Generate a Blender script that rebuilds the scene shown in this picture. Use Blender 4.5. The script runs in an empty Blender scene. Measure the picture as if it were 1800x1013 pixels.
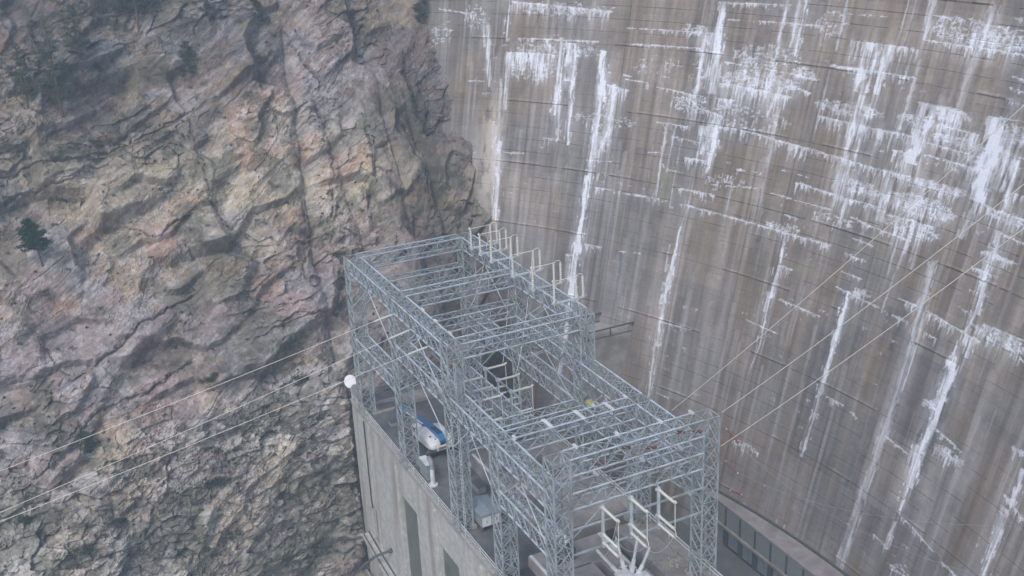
import bpy, math, random
import numpy as np
from mathutils import Vector, Matrix
from mathutils.bvhtree import BVHTree
PI = math.pi
random.seed(11)
SC = bpy.context.scene
COL = SC.collection
# World axes: X runs along the powerhouse (towards the lens side), Y across it towards the dam, Z up. Metres.
# ------------------------------------------------------------------ camera
cam_d = bpy.data.cameras.new("camera"); cam = bpy.data.objects.new("camera", cam_d); COL.objects.link(cam)
SC.camera = cam
pi_, ro, ya = 0.371365, -0.0462424, 0.4454738
cp, sp, cr, sr = math.cos(pi_), math.sin(pi_), math.cos(ro), math.sin(ro)
M0 = Matrix(((cr, -sr, 0), (sr, cr, 0), (0, 0, 1))) @ Matrix(((1, 0, 0), (0, -sp, -cp), (0, cp, -sp)))
Bm = Matrix(((math.sin(ya), -math.cos(ya), 0), (math.cos(ya), math.sin(ya), 0), (0, 0, 1)))
Mc = M0 @ Bm.transposed()
rm = Matrix((Mc[0], -Mc[1], -Mc[2])).transposed()
cam.matrix_world = rm.to_4x4()
cam_d.sensor_width = 36; cam_d.lens = 1942 / 1800 * 36
cam_d.clip_start = 0.3; cam_d.clip_end = 3000
# ------------------------------------------------------------------ world, sun, exposure
SUN = Vector((0.50, -0.50, 0.80)).normalized()
el = math.asin(SUN.z); rot = math.atan2(SUN.x, SUN.y)
w = bpy.data.worlds.new("World"); SC.world = w; w.use_nodes = True
nt = w.node_tree; bg = nt.nodes["Background"]
sky = nt.nodes.new("ShaderNodeTexSky"); sky.sky_type = 'NISHITA'; sky.sun_disc = False
sky.sun_elevation = el; sky.sun_rotation = rot; sky.air_density = 1.0; sky.dust_density = 2.5; sky.ozone_density = 1.0
nt.links.new(sky.outputs[0], bg.inputs[0]); bg.inputs[1].default_value = 0.12
sd = bpy.data.lights.new("sun", 'SUN'); so = bpy.data.objects.new("sun", sd); COL.objects.link(so)
sd.energy = 0.9; sd.angle = math.radians(18); sd.color = (1.0, 0.965, 0.93)
so.rotation_euler = SUN.to_track_quat('Z', 'Y').to_euler()
SC.view_settings.view_transform = 'Standard'; SC.view_settings.look = 'None'
SC.view_settings.exposure = 0.84; SC.view_settings.gamma = 1.0
SC.view_settings.use_curve_mapping = False
SC.cycles.volume_step_rate = 4.0
SC.cycles.max_bounces = 5

# ------------------------------------------------------------------ helpers
def tag(o, label=None, cat=None, group=None, kind=None):
    if label: o['label'] = label
    if cat: o['category'] = cat
    if group: o['group'] = group
    if kind: o['kind'] = kind
    return o
def empty(name, loc, label, cat, group=None, rz=0.0):
    o = bpy.data.objects.new(name, None); COL.objects.link(o); o.empty_display_size = 0.3
    o.location = loc; o.rotation_euler = (0, 0, rz)
    return tag(o, label, cat, group)
class MB:
    """collects geometry, links it as one mesh object"""
    def __init__(s): s.v = []; s.f = []
    def add(s, vs, fs):
        n = len(s.v); s.v += [tuple(v) for v in vs]; s.f += [tuple(i + n for i in f) for f in fs]
    def box(s, x0, x1, y0, y1, z0, z1):
        s.add([(x, y, z) for x in (x0, x1) for y in (y0, y1) for z in (z0, z1)],
              [(0, 1, 3, 2), (4, 6, 7, 5), (0, 4, 5, 1), (2, 3, 7, 6), (0, 2, 6, 4), (1, 5, 7, 3)])
    def bar(s, a, b, t, t2=None):
        a = Vector(a); b = Vector(b); d = b - a
        if d.length < 1e-5: return
        d.normalize(); up = Vector((0, 0, 1)) if abs(d.z) < 0.95 else Vector((1, 0, 0))
        p = d.cross(up).normalized() * t / 2; q = d.cross(p).normalized() * (t2 or t) / 2
        s.add([a + p + q, a + p - q, a - p - q, a - p + q, b + p + q, b + p - q, b - p - q, b - p + q],
              [(3, 2, 1, 0), (4, 5, 6, 7), (0, 1, 5, 4), (1, 2, 6, 5), (2, 3, 7, 6), (3, 0, 4, 7)])
    def angle(s, a, b, t, th=None):
        """L-section steel angle"""
        a = Vector(a); b = Vector(b); d = (b - a)
        if d.length < 1e-5: return
        d.normalize(); th = th or t * 0.22
        up = Vector((0, 0, 1)) if abs(d.z) < 0.95 else Vector((1, 0, 0))
        p = d.cross(up).normalized(); q = d.cross(p).normalized()
        pr = [(0, 0), (t, 0), (t, th), (th, th), (th, t), (0, t)]
        pr = [(x - t / 2, y - t / 2) for x, y in pr]
        vs = [e + p * x + q * y for e in (a, b) for x, y in pr]
        s.add(vs, [(5, 4, 3, 2, 1, 0), (6, 7, 8, 9, 10, 11)] + [(i, (i + 1) % 6, (i + 1) % 6 + 6, i + 6) for i in range(6)])
    def tube(s, pts, rs, n=8, cap=True):
        pts = [Vector(p) for p in pts]
        if not isinstance(rs, (list, tuple)): rs = [rs] * len(pts)
        rings = []
        up0 = None
        for i, p in enumerate(pts):
            d = (pts[min(i + 1, len(pts) - 1)] - pts[max(i - 1, 0)])
            if d.length < 1e-6: d = Vector((0, 0, 1))
            d.normalize()
            if up0 is None: up0 = Vector((0, 0, 1)) if abs(d.z) < 0.9 else Vector((1, 0, 0))
            a = d.cross(up0)
            if a.length < 1e-4: a = d.cross(Vector((0.3, 1, 0.2)))
            a.normalize(); b = d.cross(a)
            rings.append([p + (a * math.cos(2 * PI * k / n) + b * math.sin(2 * PI * k / n)) * rs[i] for k in range(n)])
        fs = []
        for i in range(len(pts) - 1):
            for k in range(n):
                fs.append((i * n + k, i * n + (k + 1) % n, (i + 1) * n + (k + 1) % n, (i + 1) * n + k))
        if cap:
            fs.append(tuple(range(n - 1, -1, -1))); fs.append(tuple((len(pts) - 1) * n + k for k in range(n)))
        s.add([v for r in rings for v in r], fs)
    def prism(s, poly, axis, lo, hi):
        """polygon in the plane normal to axis (0,1,2), extruded lo..hi"""
        def mk(p, h):
            q = [p[0], p[1]]; q.insert(axis, h); return tuple(q)
        n = len(poly)
        s.add([mk(p, lo) for p in poly] + [mk(p, hi) for p in poly],
              [tuple(range(n - 1, -1, -1)), tuple(range(n, 2 * n))] + [(i, (i + 1) % n, (i + 1) % n + n, i + n) for i in range(n)])
    def build(s, name, mat, parent=None, smooth=False, bevel=0.0, split=None):
        me = bpy.data.meshes.new(name); me.from_pydata(s.v, [], s.f); me.update()
        import bmesh
        bm = bmesh.new(); bm.from_mesh(me); bmesh.ops.recalc_face_normals(bm, faces=bm.faces); bm.to_mesh(me); bm.free()
        if smooth: me.polygons.foreach_set('use_smooth', [True] * len(me.polygons))
        if mat: me.materials.append(mat)
        if split:
            me.materials.append(split[1]); me.polygons.foreach_set('material_index', [0 if i < split[0] else 1 for i in range(len(me.polygons))])
        o = bpy.data.objects.new(name, me); COL.objects.link(o)
        if parent: o.parent = parent
        if bevel:
            m = o.modifiers.new('bevel', 'BEVEL'); m.width = bevel; m.segments = 2; m.limit_method = 'ANGLE'
        return o
def copy_tree(root, children, loc, label, rot=None):
    r = root.copy(); COL.objects.link(r); r.location = loc
    if rot is not None: r.rotation_euler = rot
    r['label'] = label
    for ch in children:
        c = ch.copy(); COL.objects.link(c); c.parent = r
    return r

# ------------------------------------------------------------------ materials
def mat(name, base, rough=0.8, var=0.25, scale=3.0, metal=0.0, bump=0.0, bscale=20.0, stain=None, attr=None, streak=0.0, spec=0.3):
    m = bpy.data.materials.new(name); m.use_nodes = True; t = m.node_tree; N = t.nodes; L = t.links
    b = N["Principled BSDF"]; b.inputs["Roughness"].default_value = rough; b.inputs["Metallic"].default_value = metal
    b.inputs["Specular IOR Level"].default_value = spec
    geo = N.new("ShaderNodeNewGeometry")
    n1 = N.new("ShaderNodeTexNoise"); n1.inputs["Scale"].default_value = scale; n1.inputs["Detail"].default_value = 6; n1.inputs["Roughness"].default_value = 0.65
    L.new(geo.outputs["Position"], n1.inputs["Vector"])
    mr = N.new("ShaderNodeMapRange"); mr.inputs["From Min"].default_value = 0.3; mr.inputs["From Max"].default_value = 0.7
    mr.inputs["To Min"].default_value = 1 - var; mr.inputs["To Max"].default_value = 1 + var
    L.new(n1.outputs["Fac"], mr.inputs["Value"])
    mul = N.new("ShaderNodeVectorMath"); mul.operation = 'SCALE'
    if attr:
        a = N.new("ShaderNodeAttribute"); a.attribute_name = attr; L.new(a.outputs["Color"], mul.inputs[0])
    else:
        mul.inputs[0].default_value = base
    L.new(mr.outputs[0], mul.inputs["Scale"])
    out = mul.outputs[0]
    if stain:
        n2 = N.new("ShaderNodeTexNoise"); n2.inputs["Scale"].default_value = scale * 0.35; n2.inputs["Detail"].default_value = 8
        mp = N.new("ShaderNodeMapping"); L.new(geo.outputs["Position"], mp.inputs[0])
        mp.inputs["Scale"].default_value = (1, 1, streak if streak else 1)
        mp.inputs["Location"].default_value = (3.3, 7.1, 1.9); L.new(mp.outputs[0], n2.inputs["Vector"])
        r2 = N.new("ShaderNodeMapRange"); r2.inputs["From Min"].default_value = 0.48; r2.inputs["From Max"].default_value = 0.66
        L.new(n2.outputs["Fac"], r2.inputs["Value"])
        mx = N.new("ShaderNodeMix"); mx.data_type = 'RGBA'
        L.new(r2.outputs[0], mx.inputs["Factor"]); L.new(out, mx.inputs["A"]); mx.inputs["B"].default_value = (*stain, 1)
        out = mx.outputs["Result"]
    L.new(out, b.inputs["Base Color"])
    if bump:
        n3 = N.new("ShaderNodeTexNoise"); n3.inputs["Scale"].default_value = bscale; n3.inputs["Detail"].default_value = 5
        L.new(geo.outputs["Position"], n3.inputs["Vector"])
        bp = N.new("ShaderNodeBump"); bp.inputs["Strength"].default_value = bump; bp.inputs["Distance"].default_value = 0.05
        L.new(n3.outputs["Fac"], bp.inputs["Height"]); L.new(bp.outputs[0], b.inputs["Normal"])
    return m
M = {}
M['rock'] = mat('rock', None, 0.95, 0.30, 6.0, attr='Col', bump=0.6, bscale=9.0, spec=0.1)
M['dam'] = mat('dam_concrete', None, 0.92, 0.20, 11.0, attr='Col', bump=0.3, bscale=8.0, spec=0.1)
M['concrete'] = mat('concrete', (0.30, 0.29, 0.27), 0.9, 0.18, 1.2, bump=0.3, stain=(0.20, 0.185, 0.165))
M['wall'] = mat('wall_concrete', (0.43, 0.435, 0.42), 0.9, 0.22, 1.6, bump=0.3, stain=(0.30, 0.275, 0.25), streak=0.10)
M['coping'] = mat('coping_concrete', (0.33, 0.32, 0.31), 0.9, 0.25, 2.0, bump=0.3)
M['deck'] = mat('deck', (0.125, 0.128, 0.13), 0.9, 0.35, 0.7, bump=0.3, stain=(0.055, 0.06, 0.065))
M['pad'] = mat('pad_concrete', (0.27, 0.25, 0.245), 0.9, 0.25, 0.8, bump=0.3, stain=(0.17, 0.155, 0.145))
M['darkhole'] = mat('dark_opening', (0.035, 0.04, 0.045), 0.8, 0.3, 2)  # near-black stands in for the unlit depth of doorway and trenches
M['yard'] = mat('yard', (0.14, 0.145, 0.14), 0.9, 0.2, 0.5, stain=(0.10, 0.105, 0.10))
M['glassblock'] = mat('window_panel', (0.145, 0.16, 0.145), 0.5, 0.15, 1.5, stain=(0.10, 0.115, 0.105))
M['brace'] = mat('galvanised_steel_shaded', (0.31, 0.365, 0.40), 0.6, 0.3, 2.0, metal=0.1, stain=(0.25, 0.27, 0.265), spec=0.4)  # darker copy of the steel, shade put into the colour
M['leg'] = mat('galvanised_steel_leg', (0.33, 0.385, 0.42), 0.55, 0.3, 2.0, metal=0.1, stain=(0.22, 0.235, 0.225), spec=0.4)
M['steel'] = mat('galvanised_steel', (0.50, 0.57, 0.635), 0.5, 0.15, 2.0, metal=0.1, stain=(0.36, 0.39, 0.385), spec=0.5)  # brighter copy, the skylit look of the chords put into its colour
M['steel_dark'] = mat('dark_steel', (0.10, 0.105, 0.11), 0.6, 0.2, 3, metal=0.3)
M['rail'] = mat('rail_steel', (0.72, 0.76, 0.78), 0.4, 0.15, 4, metal=0.4, spec=0.5)
M['porcelain'] = mat('pale_porcelain', (0.56, 0.57, 0.53), 0.35, 0.1, 6, spec=0.5)
M['redporc'] = mat('brown_porcelain', (0.16, 0.045, 0.035), 0.3, 0.2, 6, spec=0.5)
M['white'] = mat('white_paint', (0.78, 0.79, 0.82), 0.5, 0.06, 4)
M['offwhite'] = mat('offwhite_paint', (0.60, 0.63, 0.66), 0.55, 0.1, 3, stain=(0.48, 0.48, 0.46))
M['blue'] = mat('blue_paint', (0.035, 0.16, 0.36), 0.4, 0.1, 3, spec=0.5)
M['bluegrey'] = mat('bluegrey_paint', (0.20, 0.24, 0.28), 0.5, 0.15, 3)
M['greypaint'] = mat('grey_paint', (0.22, 0.25, 0.27), 0.5, 0.12, 3)
M['rubber'] = mat('rubber', (0.03, 0.03, 0.032), 0.85, 0.1, 5)
M['wire'] = mat('aluminium_wire', (0.74, 0.70, 0.62), 0.5, 0.1, 2, metal=0.2)
M['yellow'] = mat('yellow_paint', (0.42, 0.38, 0.14), 0.5, 0.1, 4)
M['rust'] = mat('rusty_brown', (0.24, 0.13, 0.085), 0.8, 0.3, 3)
M['glass'] = mat('dark_glass', (0.05, 0.07, 0.085), 0.15, 0.1, 3, spec=0.6)
M['needles'] = mat('pine_needles', (0.024, 0.055, 0.026), 0.8, 0.5, 4, spec=0.1)
M['needles_far'] = mat('pine_needles_grey', (0.058, 0.078, 0.058), 0.85, 0.4, 4, spec=0.1)
M['leaf'] = mat('shrub_leaves', (0.034, 0.052, 0.032), 0.85, 0.4, 5, spec=0.1)
M['leaf_olive'] = mat('shrub_leaves_olive', (0.055, 0.068, 0.038), 0.85, 0.4, 5, spec=0.1)
M['bark'] = mat('bark', (0.11, 0.085, 0.07), 0.95, 0.3, 8)
M['twig'] = mat('twig', (0.15, 0.125, 0.11), 0.95, 0.4, 3, spec=0.05)

# ------------------------------------------------------------------ numpy noise
RT = np.random.RandomState(5).rand(16, 256, 256).astype(np.float32)
def hsh(ix, iy, k): return RT[k % 16, (ix + 17 * k) & 255, (iy + 91 * k) & 255]
def vnoise(x, y, k=0):
    ix = np.floor(x).astype(np.int64); iy = np.floor(y).astype(np.int64)
    fx = x - ix; fy = y - iy; fx = fx * fx * (3 - 2 * fx); fy = fy * fy * (3 - 2 * fy)
    a = hsh(ix, iy, k); b = hsh(ix + 1, iy, k); c = hsh(ix, iy + 1, k); d = hsh(ix + 1, iy + 1, k)
    return (a * (1 - fx) + b * fx) * (1 - fy) + (c * (1 - fx) + d * fx) * fy
def fbm(x, y, k=0, o=4):
    r = 0; a = 0.5; t = 0
    for i in range(o):
        r = r + a * vnoise(x * 2 ** i + 3.7 * i, y * 2 ** i + 1.3 * i, k + i); t += a; a *= 0.5
    return r / t
def cells(x, y, k):
    """jittered Voronoi: returns nearest cell id (ix,iy), offset to its seed, and F2-F1"""
    ix = np.floor(x).astype(np.int64); iy = np.floor(y).astype(np.int64)
    f1 = np.full(x.shape, 9e9); f2 = f1.copy(); bx = ix.copy(); by = iy.copy(); ox = np.zeros_like(x); oy = np.zeros_like(x)
    for dx in (-1, 0, 1):
        for dy in (-1, 0, 1):
            jx = ix + dx; jy = iy + dy
            px = jx + hsh(jx, jy, k) * 0.95; py = jy + hsh(jx, jy, k + 1) * 0.95
            d = (x - px) ** 2 + (y - py) ** 2
            c = d < f1
            f2 = np.where(c, f1, np.minimum(f2, d)); f1 = np.where(c, d, f1)
            bx = np.where(c, jx, bx); by = np.where(c, jy, by); ox = np.where(c, x - px, ox); oy = np.where(c, y - py, oy)
    return bx, by, ox, oy, np.sqrt(f2) - np.sqrt(f1)
def grid_mesh(name, P, C, material, label=None, cat=None, kind=None):
    ny, nx = P.shape[:2]
    me = bpy.data.meshes.new(name)
    idx = np.arange(nx * ny).reshape(ny, nx)
    q = np.stack([idx[:-1, :-1], idx[:-1, 1:], idx[1:, 1:], idx[1:, :-1]], -1).reshape(-1)
    nf = (nx - 1) * (ny - 1)
    me.vertices.add(nx * ny); me.vertices.foreach_set('co', P.astype(np.float32).ravel())
    me.loops.add(nf * 4); me.loops.foreach_set('vertex_index', q.astype(np.int32))
    me.polygons.add(nf); me.polygons.foreach_set('loop_start', np.arange(0, nf * 4, 4, dtype=np.int32))
    me.update(calc_edges=True)
    a = me.color_attributes.new('Col', 'FLOAT_COLOR', 'POINT')
    C4 = np.concatenate([C, np.ones(C.shape[:2] + (1,))], -1).astype(np.float32)
    a.data.foreach_set('color', C4.ravel())
    me.polygons.foreach_set('use_smooth', np.zeros(nf, dtype=bool))
    me.materials.append(material)
    o = bpy.data.objects.new(name, me); COL.objects.link(o)
    return tag(o, label, cat, None, kind)
def span(a, b, lo, hi, st):
    """positions lo..hi dense (step st) inside, growing steps outside to a and b"""
    mid = np.arange(lo, hi, st); L = []; x = lo; s = st
    while x > a: s = min(s * 1.12, 2.5); x -= s; L.append(x)
    Rr = []; x = mid[-1]; s = st
    while x < b: s = min(s * 1.12, 2.5); x += s; Rr.append(x)
    return np.array(L[::-1] + list(mid) + Rr)
def sstep(a, b, x):
    t = np.clip((x - a) / (b - a), 0, 1); return t * t * (3 - 2 * t)

# ================================================================== CLIFF
def blur(A, ax, n):
    k = np.cumsum(np.insert(A, 0, 0, axis=ax), axis=ax); m = A.shape[ax]; i0 = np.clip(np.arange(m) - n, 0, m); i1 = np.clip(np.arange(m) + n + 1, 0, m)
    return (np.take(k, i1, axis=ax) - np.take(k, i0, axis=ax)) / (2 * n + 1)
ROOFZ = -60.0
SL = 1.1662
def cliff_base(v, z):
    k = np.where(z > ROOFZ, 0.6, 0.50 - .44 * sstep(0, 31, v))
    return -118.0 - k * (z - ROOFZ)
vv = span(-70, 66, -14, 64, 0.115)
ww = span(-46, 80, -25, 62, 0.115)
Vg, Wg = np.meshgrid(vv, ww)
Zg = ROOFZ + Wg / SL
Ug = cliff_base(Vg, Zg)
wx = Vg + 0.8 * (fbm(Vg / 5, Wg / 5, 3) - .5) * 2; wy = Wg + 0.8 * (fbm(Vg / 5, Wg / 5, 7) - .5) * 2
right = sstep(36, 46, Vg - 0.12 * (Zg + 60))           # vertical fracture zone beside the dam
H = np.zeros_like(Vg); CR = np.zeros_like(Vg)
low = sstep(-52, -64, Zg) * (1 - right * .6)           # blocky rubble low on the slope
smoothz = fbm(Vg / 9, Wg / 9, 11)
tone = np.zeros_like(Vg); hue = np.zeros_like(Vg); redm = np.zeros_like(Vg)
# macro relief: sloping shelf and buttresses
H += 3.0 * (fbm(Vg / 22, Wg / 22, 2, 3) - .5) * 2
shelf_w = 26 + 0.42 * (Vg - 5)                          # ledge rising to the right
dsh = Wg - shelf_w
H += np.where(Vg < 36, 2.0 * (1 / (1 + np.exp(np.clip(dsh / 2.6, -30, 30)))) - 1.0, 0) * (1 - sstep(30, 36, Vg))
for cv, ang, wd, dp, zlo, zhi in ((34.5, 0.10, 1.1, 3.0, -58, -20), (41.0, -0.12, .9, 2.2, -56, -26), (47.5, -0.02, .8, 2.0, -52, -28), (53, -.15, .8, 2.0, -50, -30)):
    dd = Vg - (cv + ang * (Zg + 45)) - 0.8 * (fbm(Wg / 3, Vg * 0 + cv, 5) - .5)
    H -= .7 * dp * np.exp(-np.abs(dd) / wd) * sstep(zlo - 3, zlo + 3, Zg) * (1 - sstep(zhi - 3, zhi + 3, Zg))
H += 2.2 * np.exp(-((Vg - 45) / 4) ** 2) * sstep(-30, -38, Zg) * sstep(-60, -54, Zg)
for si, (sz, jump, tilt, rt, an) in enumerate(((8., .32, .27, .6, 1.7), (3.9, .24, .30, .5, 1.7), (1.75, .17, .33, .3, 1.6), (.82, .10, .40, -.2, 1.35), (.42, .065, .46, .6, 1.3), (.23, .04, .46, 1.2, 1.2))):
    th = rt + right * 0.85 + 0.35 * (fbm(Vg / 14, Wg / 14, 30 + si, 2) - .5)
    # rotation must be spatially constant inside a cell to keep it planar; blend two fields
    hh = []
    for thc, kk in ((rt, 0), (rt + 0.75, 8)):
        c, s_ = math.cos(thc), math.sin(thc)
        a = (wx * c + wy * s_) / (sz * an); b = (-wx * s_ + wy * c) / sz
        bx, by, ox, oy, e = cells(a + 7.3 * si, b + 3.1 * si, 2 * si + kk)
        r1 = hsh(bx, by, 5 + kk); r2 = hsh(bx, by, 6 + kk); r3 = hsh(bx, by, 9 + kk)
        hp = jump * (r1 - .5) * 2 + tilt * sz * ((r2 - .5) * 2 * ox * an * .8 + (r3 - .62) * 2 * oy)
        hh.append((hp, e * sz, r1, r2, r3))
    t = (right > 0.5 + 0.25 * (fbm(Vg / 6, Wg / 6, 40, 2) - .5)).astype(float)
    hp, e, r1, r2, r3 = [hh[0][i] * (1 - t) + hh[1][i] * t for i in range(5)]
    amp = 1.0
    if si <= 1: amp = 1 - 0.35 * low
    if si in (2, 3): amp = (0.10 + 1.3 * sstep(.35, .7, smoothz)) * (1 - .3 * low) + 1.2 * low
    if si >= 4: amp = (0.1 + 1.3 * sstep(.35, .7, fbm(Vg / 4, Wg / 4, 19))) * (1 + .9 * low)
    if si <= 1: hp = blur(blur(hp, 0, (5, 2)[si]), 1, (5, 2)[si])
    H += hp * amp * (1.25, 1.0, .74, .55, .5, .55)[si]
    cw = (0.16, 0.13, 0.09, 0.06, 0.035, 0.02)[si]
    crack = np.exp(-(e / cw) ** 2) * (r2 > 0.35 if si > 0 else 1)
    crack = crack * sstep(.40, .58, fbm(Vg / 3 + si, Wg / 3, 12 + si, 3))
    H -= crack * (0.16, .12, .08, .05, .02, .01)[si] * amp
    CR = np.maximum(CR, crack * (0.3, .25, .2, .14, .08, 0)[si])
    tw = (.12, .18, .22, .24, .26, .22)[si]
    tone += tw * (r1 - .5) * (1 + (.9 * low if si in (2, 3, 4) else 0)); hue += tw * (r2 - .5)
cs_, sn_ = math.cos(.58), math.sin(.58)
la = Vg * cs_ + Wg * sn_; lb_ = -Vg * sn_ + Wg * cs_
H += (0.34 * (fbm(la / 2.4, lb_ / .6, 22, 4) - .5) + .22 * (fbm(Vg / .8, Wg / .8, 25, 4) - .5)) * (1 - right) + 0.30 * (fbm(Vg / .6, Wg / 2.6, 24, 4) - .5) * right
H += .7 * (fbm(la / 8, lb_ / 3.2, 34, 3) - .5) * (1 - right)
GRV = [[(1.0, -30.6), (4.8, -30.0), (13.8, -29.4), (23.1, -26.8)], [(11.2, -35.7), (12.7, -37.4), (16.0, -39.9)], [(16.0, -39.9), (18.1, -38.3), (20.2, -37.8)], [(0.3, -46.7), (2.0, -49.5), (3.4, -52.5)], [(3.4, -52.5), (7.5, -50.9), (12.1, -48.6), (17.8, -46.7)], [(39.4, -34.7), (37.7, -41.0), (36.2, -46.5), (35.1, -52.0)], [(35.1, -37.4), (33.8, -43.0), (32.1, -47.7)], [(23.2, -27.8), (23.5, -33.2), (23.7, -37.0)], [(23.7, -37.0), (24.7, -39.9)], [(0.4, -33.2), (4.3, -32.3), (8.1, -31.6)], [(37.4, -20.5), (39.9, -26.2), (39.2, -34.7)], [(44.2, -32.1), (44.2, -36.1), (42.2, -41.1)], [(2.2, -57.7), (6.0, -55.7), (11.1, -55.1), (16.1, -53.2)], [(24.4, -52.4), (29.7, -51.0), (34.0, -50.9)], [(19.3, -41.2), (19.9, -42.5)], [(6.9, -69.3), (10.4, -65.2), (12.0, -61.6)], [(49.4, -30.7), (51.0, -35.6), (51.3, -39.8)]]
GN1 = .5 * (fbm(Vg / 1.2, Wg / 1.2, 2, 3) - .5) * 2; GN2 = .5 * (fbm(Vg / 1.2 + 50, Wg / 1.2, 6, 3) - .5) * 2; GD = np.full(Vg.shape, 9e9); GS = np.zeros_like(Vg)
for line in GRV:
    for (a0, b0), (a1, b1) in zip(line[:-1], line[1:]):
        dx, dz = a1 - a0, b1 - b0; L2 = dx * dx + dz * dz; px_ = Vg + GN1 - a0; pz_ = Zg + GN2 - b0
        t_ = np.clip((px_ * dx + pz_ * dz) / L2, 0, 1); d_ = np.hypot(px_ - t_ * dx, pz_ - t_ * dz); sd_ = np.sign(px_ * dz - pz_ * dx)
        m_ = d_ < GD; GD = np.where(m_, d_, GD); GS = np.where(m_, sd_, GS)
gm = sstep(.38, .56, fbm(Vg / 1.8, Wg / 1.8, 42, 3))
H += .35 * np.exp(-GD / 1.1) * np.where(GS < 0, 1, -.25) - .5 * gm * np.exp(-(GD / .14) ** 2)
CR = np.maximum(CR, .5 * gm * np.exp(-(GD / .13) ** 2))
H = np.where(H > 0, H * (1 - .75 * sstep(48, 54, Vg)), H)
H *= 1 - 0.85 * sstep(33, 35, Vg) * sstep(-57.0, -61, Zg)     # excavated flush behind the powerhouse
near_wall = sstep(33.0, 34.2, Vg) * sstep(-58, -62, Zg)
H = H * (1 - 0.8 * near_wall) - 1.2 * near_wall
nrm = (1 / math.sqrt(1.36), 0.6 / math.sqrt(1.36))
Pg = np.stack([Ug + H * nrm[0], Vg, Zg + H * nrm[1]], -1)
# rock colour: mineral patches, plus a painted reflection band
def lerp(a, b, t): return a * (1 - t[..., None]) + b * t[..., None]
c_grey = np.array([.225, .215, .207]); c_pink = np.array([.275, .222, .205]); c_tan = np.array([.32, .27, .195]); c_org = np.array([.35, .225, .155])
c_blue = np.array([.23, .24, .26]); c_olive = np.array([.185, .175, .13]); c_pale = np.array([.40, .385, .38]); c_red = np.array([.30, .125, .095])
big = fbm(Vg / 8 + 4, Wg / 8, 21); big2 = fbm(Vg / 6, Wg / 6 + 9, 25); big3 = fbm(Vg / 3, Wg / 3, 28)
Cc = np.broadcast_to(c_grey, Pg.shape).copy()
Cc = lerp(Cc, c_pink, sstep(.46, .62, big + .35 * hue))
Cc = lerp(Cc, c_tan, sstep(.50, .66, big2 + .45 * hue) * .8)
Cc = lerp(Cc, c_blue, sstep(.56, .70, big3 + .3 * tone) * .7)
ban = np.exp(-((Zg + 36 + 0.16 * (Vg - 30)) / 6.5) ** 2)             # paler ochre band, a reflection's tint painted into the rock
Cc = lerp(Cc, np.array([.385, .345, .25]), ban * sstep(.22, .50, fbm(Vg / 5, Wg / 5, 33)) * .85)
ORG = ((20.3, -36.5, 2.6), (17.5, -39, 2.0), (31, -28, 3), (30, -32.5, 3.2), (36, -33, 2.4), (40, -36, 3), (33, -40, 1.5), (26.5, -47, 2.2), (24, -44.5, 2), (16, -41, 2), (10.5, -57, 2.0),
       (13, -29.2, 2.2), (2.5, -17, 2.6), (27.5, -50.5, 2.4), (49, -40, 1.6), (8.5, -38.5, 2), (4.5, -45, 1.6))
om = np.zeros_like(Vg); stp0 = fbm(la / 1.5, lb_ / .7, 15, 4)
for a, b, r in ORG: om = np.maximum(om, np.exp(-(((Vg - a) * .75 - (Zg - b) * .45) ** 2 + ((Zg - b) * 1.25) ** 2) / r ** 2))
Cc = lerp(Cc, c_org, np.clip(sstep(.50, .70, om * 1.05 + .7 * (stp0 - .5) + .5 * hue), 0, 1) * .52)
PK = ((12.5, -52.5, 4), (42, -42, 3.2), (47, -44, 3.5), (45.5, -38.5, 2.0), (12, -55, 3))
pm = np.zeros_like(Vg)
for a, b, r in PK: pm = np.maximum(pm, np.exp(-((Vg - a) ** 2 + (Zg - b) ** 2) / r ** 2))
Cc = lerp(Cc, np.array([.29, .20, .19]), sstep(.3, .8, pm + .4 * hue) * .6)
rnd = sstep(.66, .78, fbm(la / 3, lb_ / 1.6, 36) + .35 * hue)
Cc = lerp(Cc, c_org, rnd * .25)
stp = fbm(la / 2.6, lb_ / .42, 41, 4)
Cc = lerp(Cc, c_pale, sstep(.56, .70, stp + .35 * tone) * .55 * (1 - .5 * right))
Cc = lerp(Cc, np.array([.15, .135, .14]), sstep(.56, .68, 1 - stp - .3 * tone) * .45)
Cc = lerp(Cc, np.array([.215, .215, .19]), sstep(-50, -70, Zg) * .5)
mv = np.exp(-((Zg + 50) / 6) ** 2) * sstep(.35, .6, fbm(la / 7, lb_ / 3, 8))
Cc = lerp(Cc, np.array([.25, .205, .205]), mv * .5)
veg = sstep(.54, .66, fbm(Vg / 4 + 2, Wg / 4, 44, 5) + .06 * low - .10 * tone)
Cc = lerp(Cc, np.array([.12, .125, .095]), veg * .6)
Cc *= ((1 + 0.95 * tone) * (1 + .30 * low * (1 - right)))[..., None]
frag = sstep(.62, .75, fbm(Vg / .45, Wg / .35, 20, 3) + .3 * tone) * sstep(.35, .6, fbm(Vg / 5, Wg / 5, 9))
Cc = lerp(Cc, np.array([.43, .42, .40]), frag * (.45 + .3 * low))
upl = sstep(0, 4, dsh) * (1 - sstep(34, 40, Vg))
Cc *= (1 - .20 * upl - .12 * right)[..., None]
Cc = lerp(Cc, np.array([.125, .11, .10]), CR * .6)      # darker brown along the cracks
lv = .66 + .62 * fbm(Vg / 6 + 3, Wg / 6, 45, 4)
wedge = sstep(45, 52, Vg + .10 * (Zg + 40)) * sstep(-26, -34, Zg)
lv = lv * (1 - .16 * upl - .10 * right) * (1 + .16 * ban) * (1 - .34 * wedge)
Cc = Cc.mean(-1, keepdims=True) + (Cc - Cc.mean(-1, keepdims=True)) * 1.08
Cc = np.clip(Cc * (.90 * lv)[..., None] * np.array([1.01, .985, .995]), .02, .7)
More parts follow.
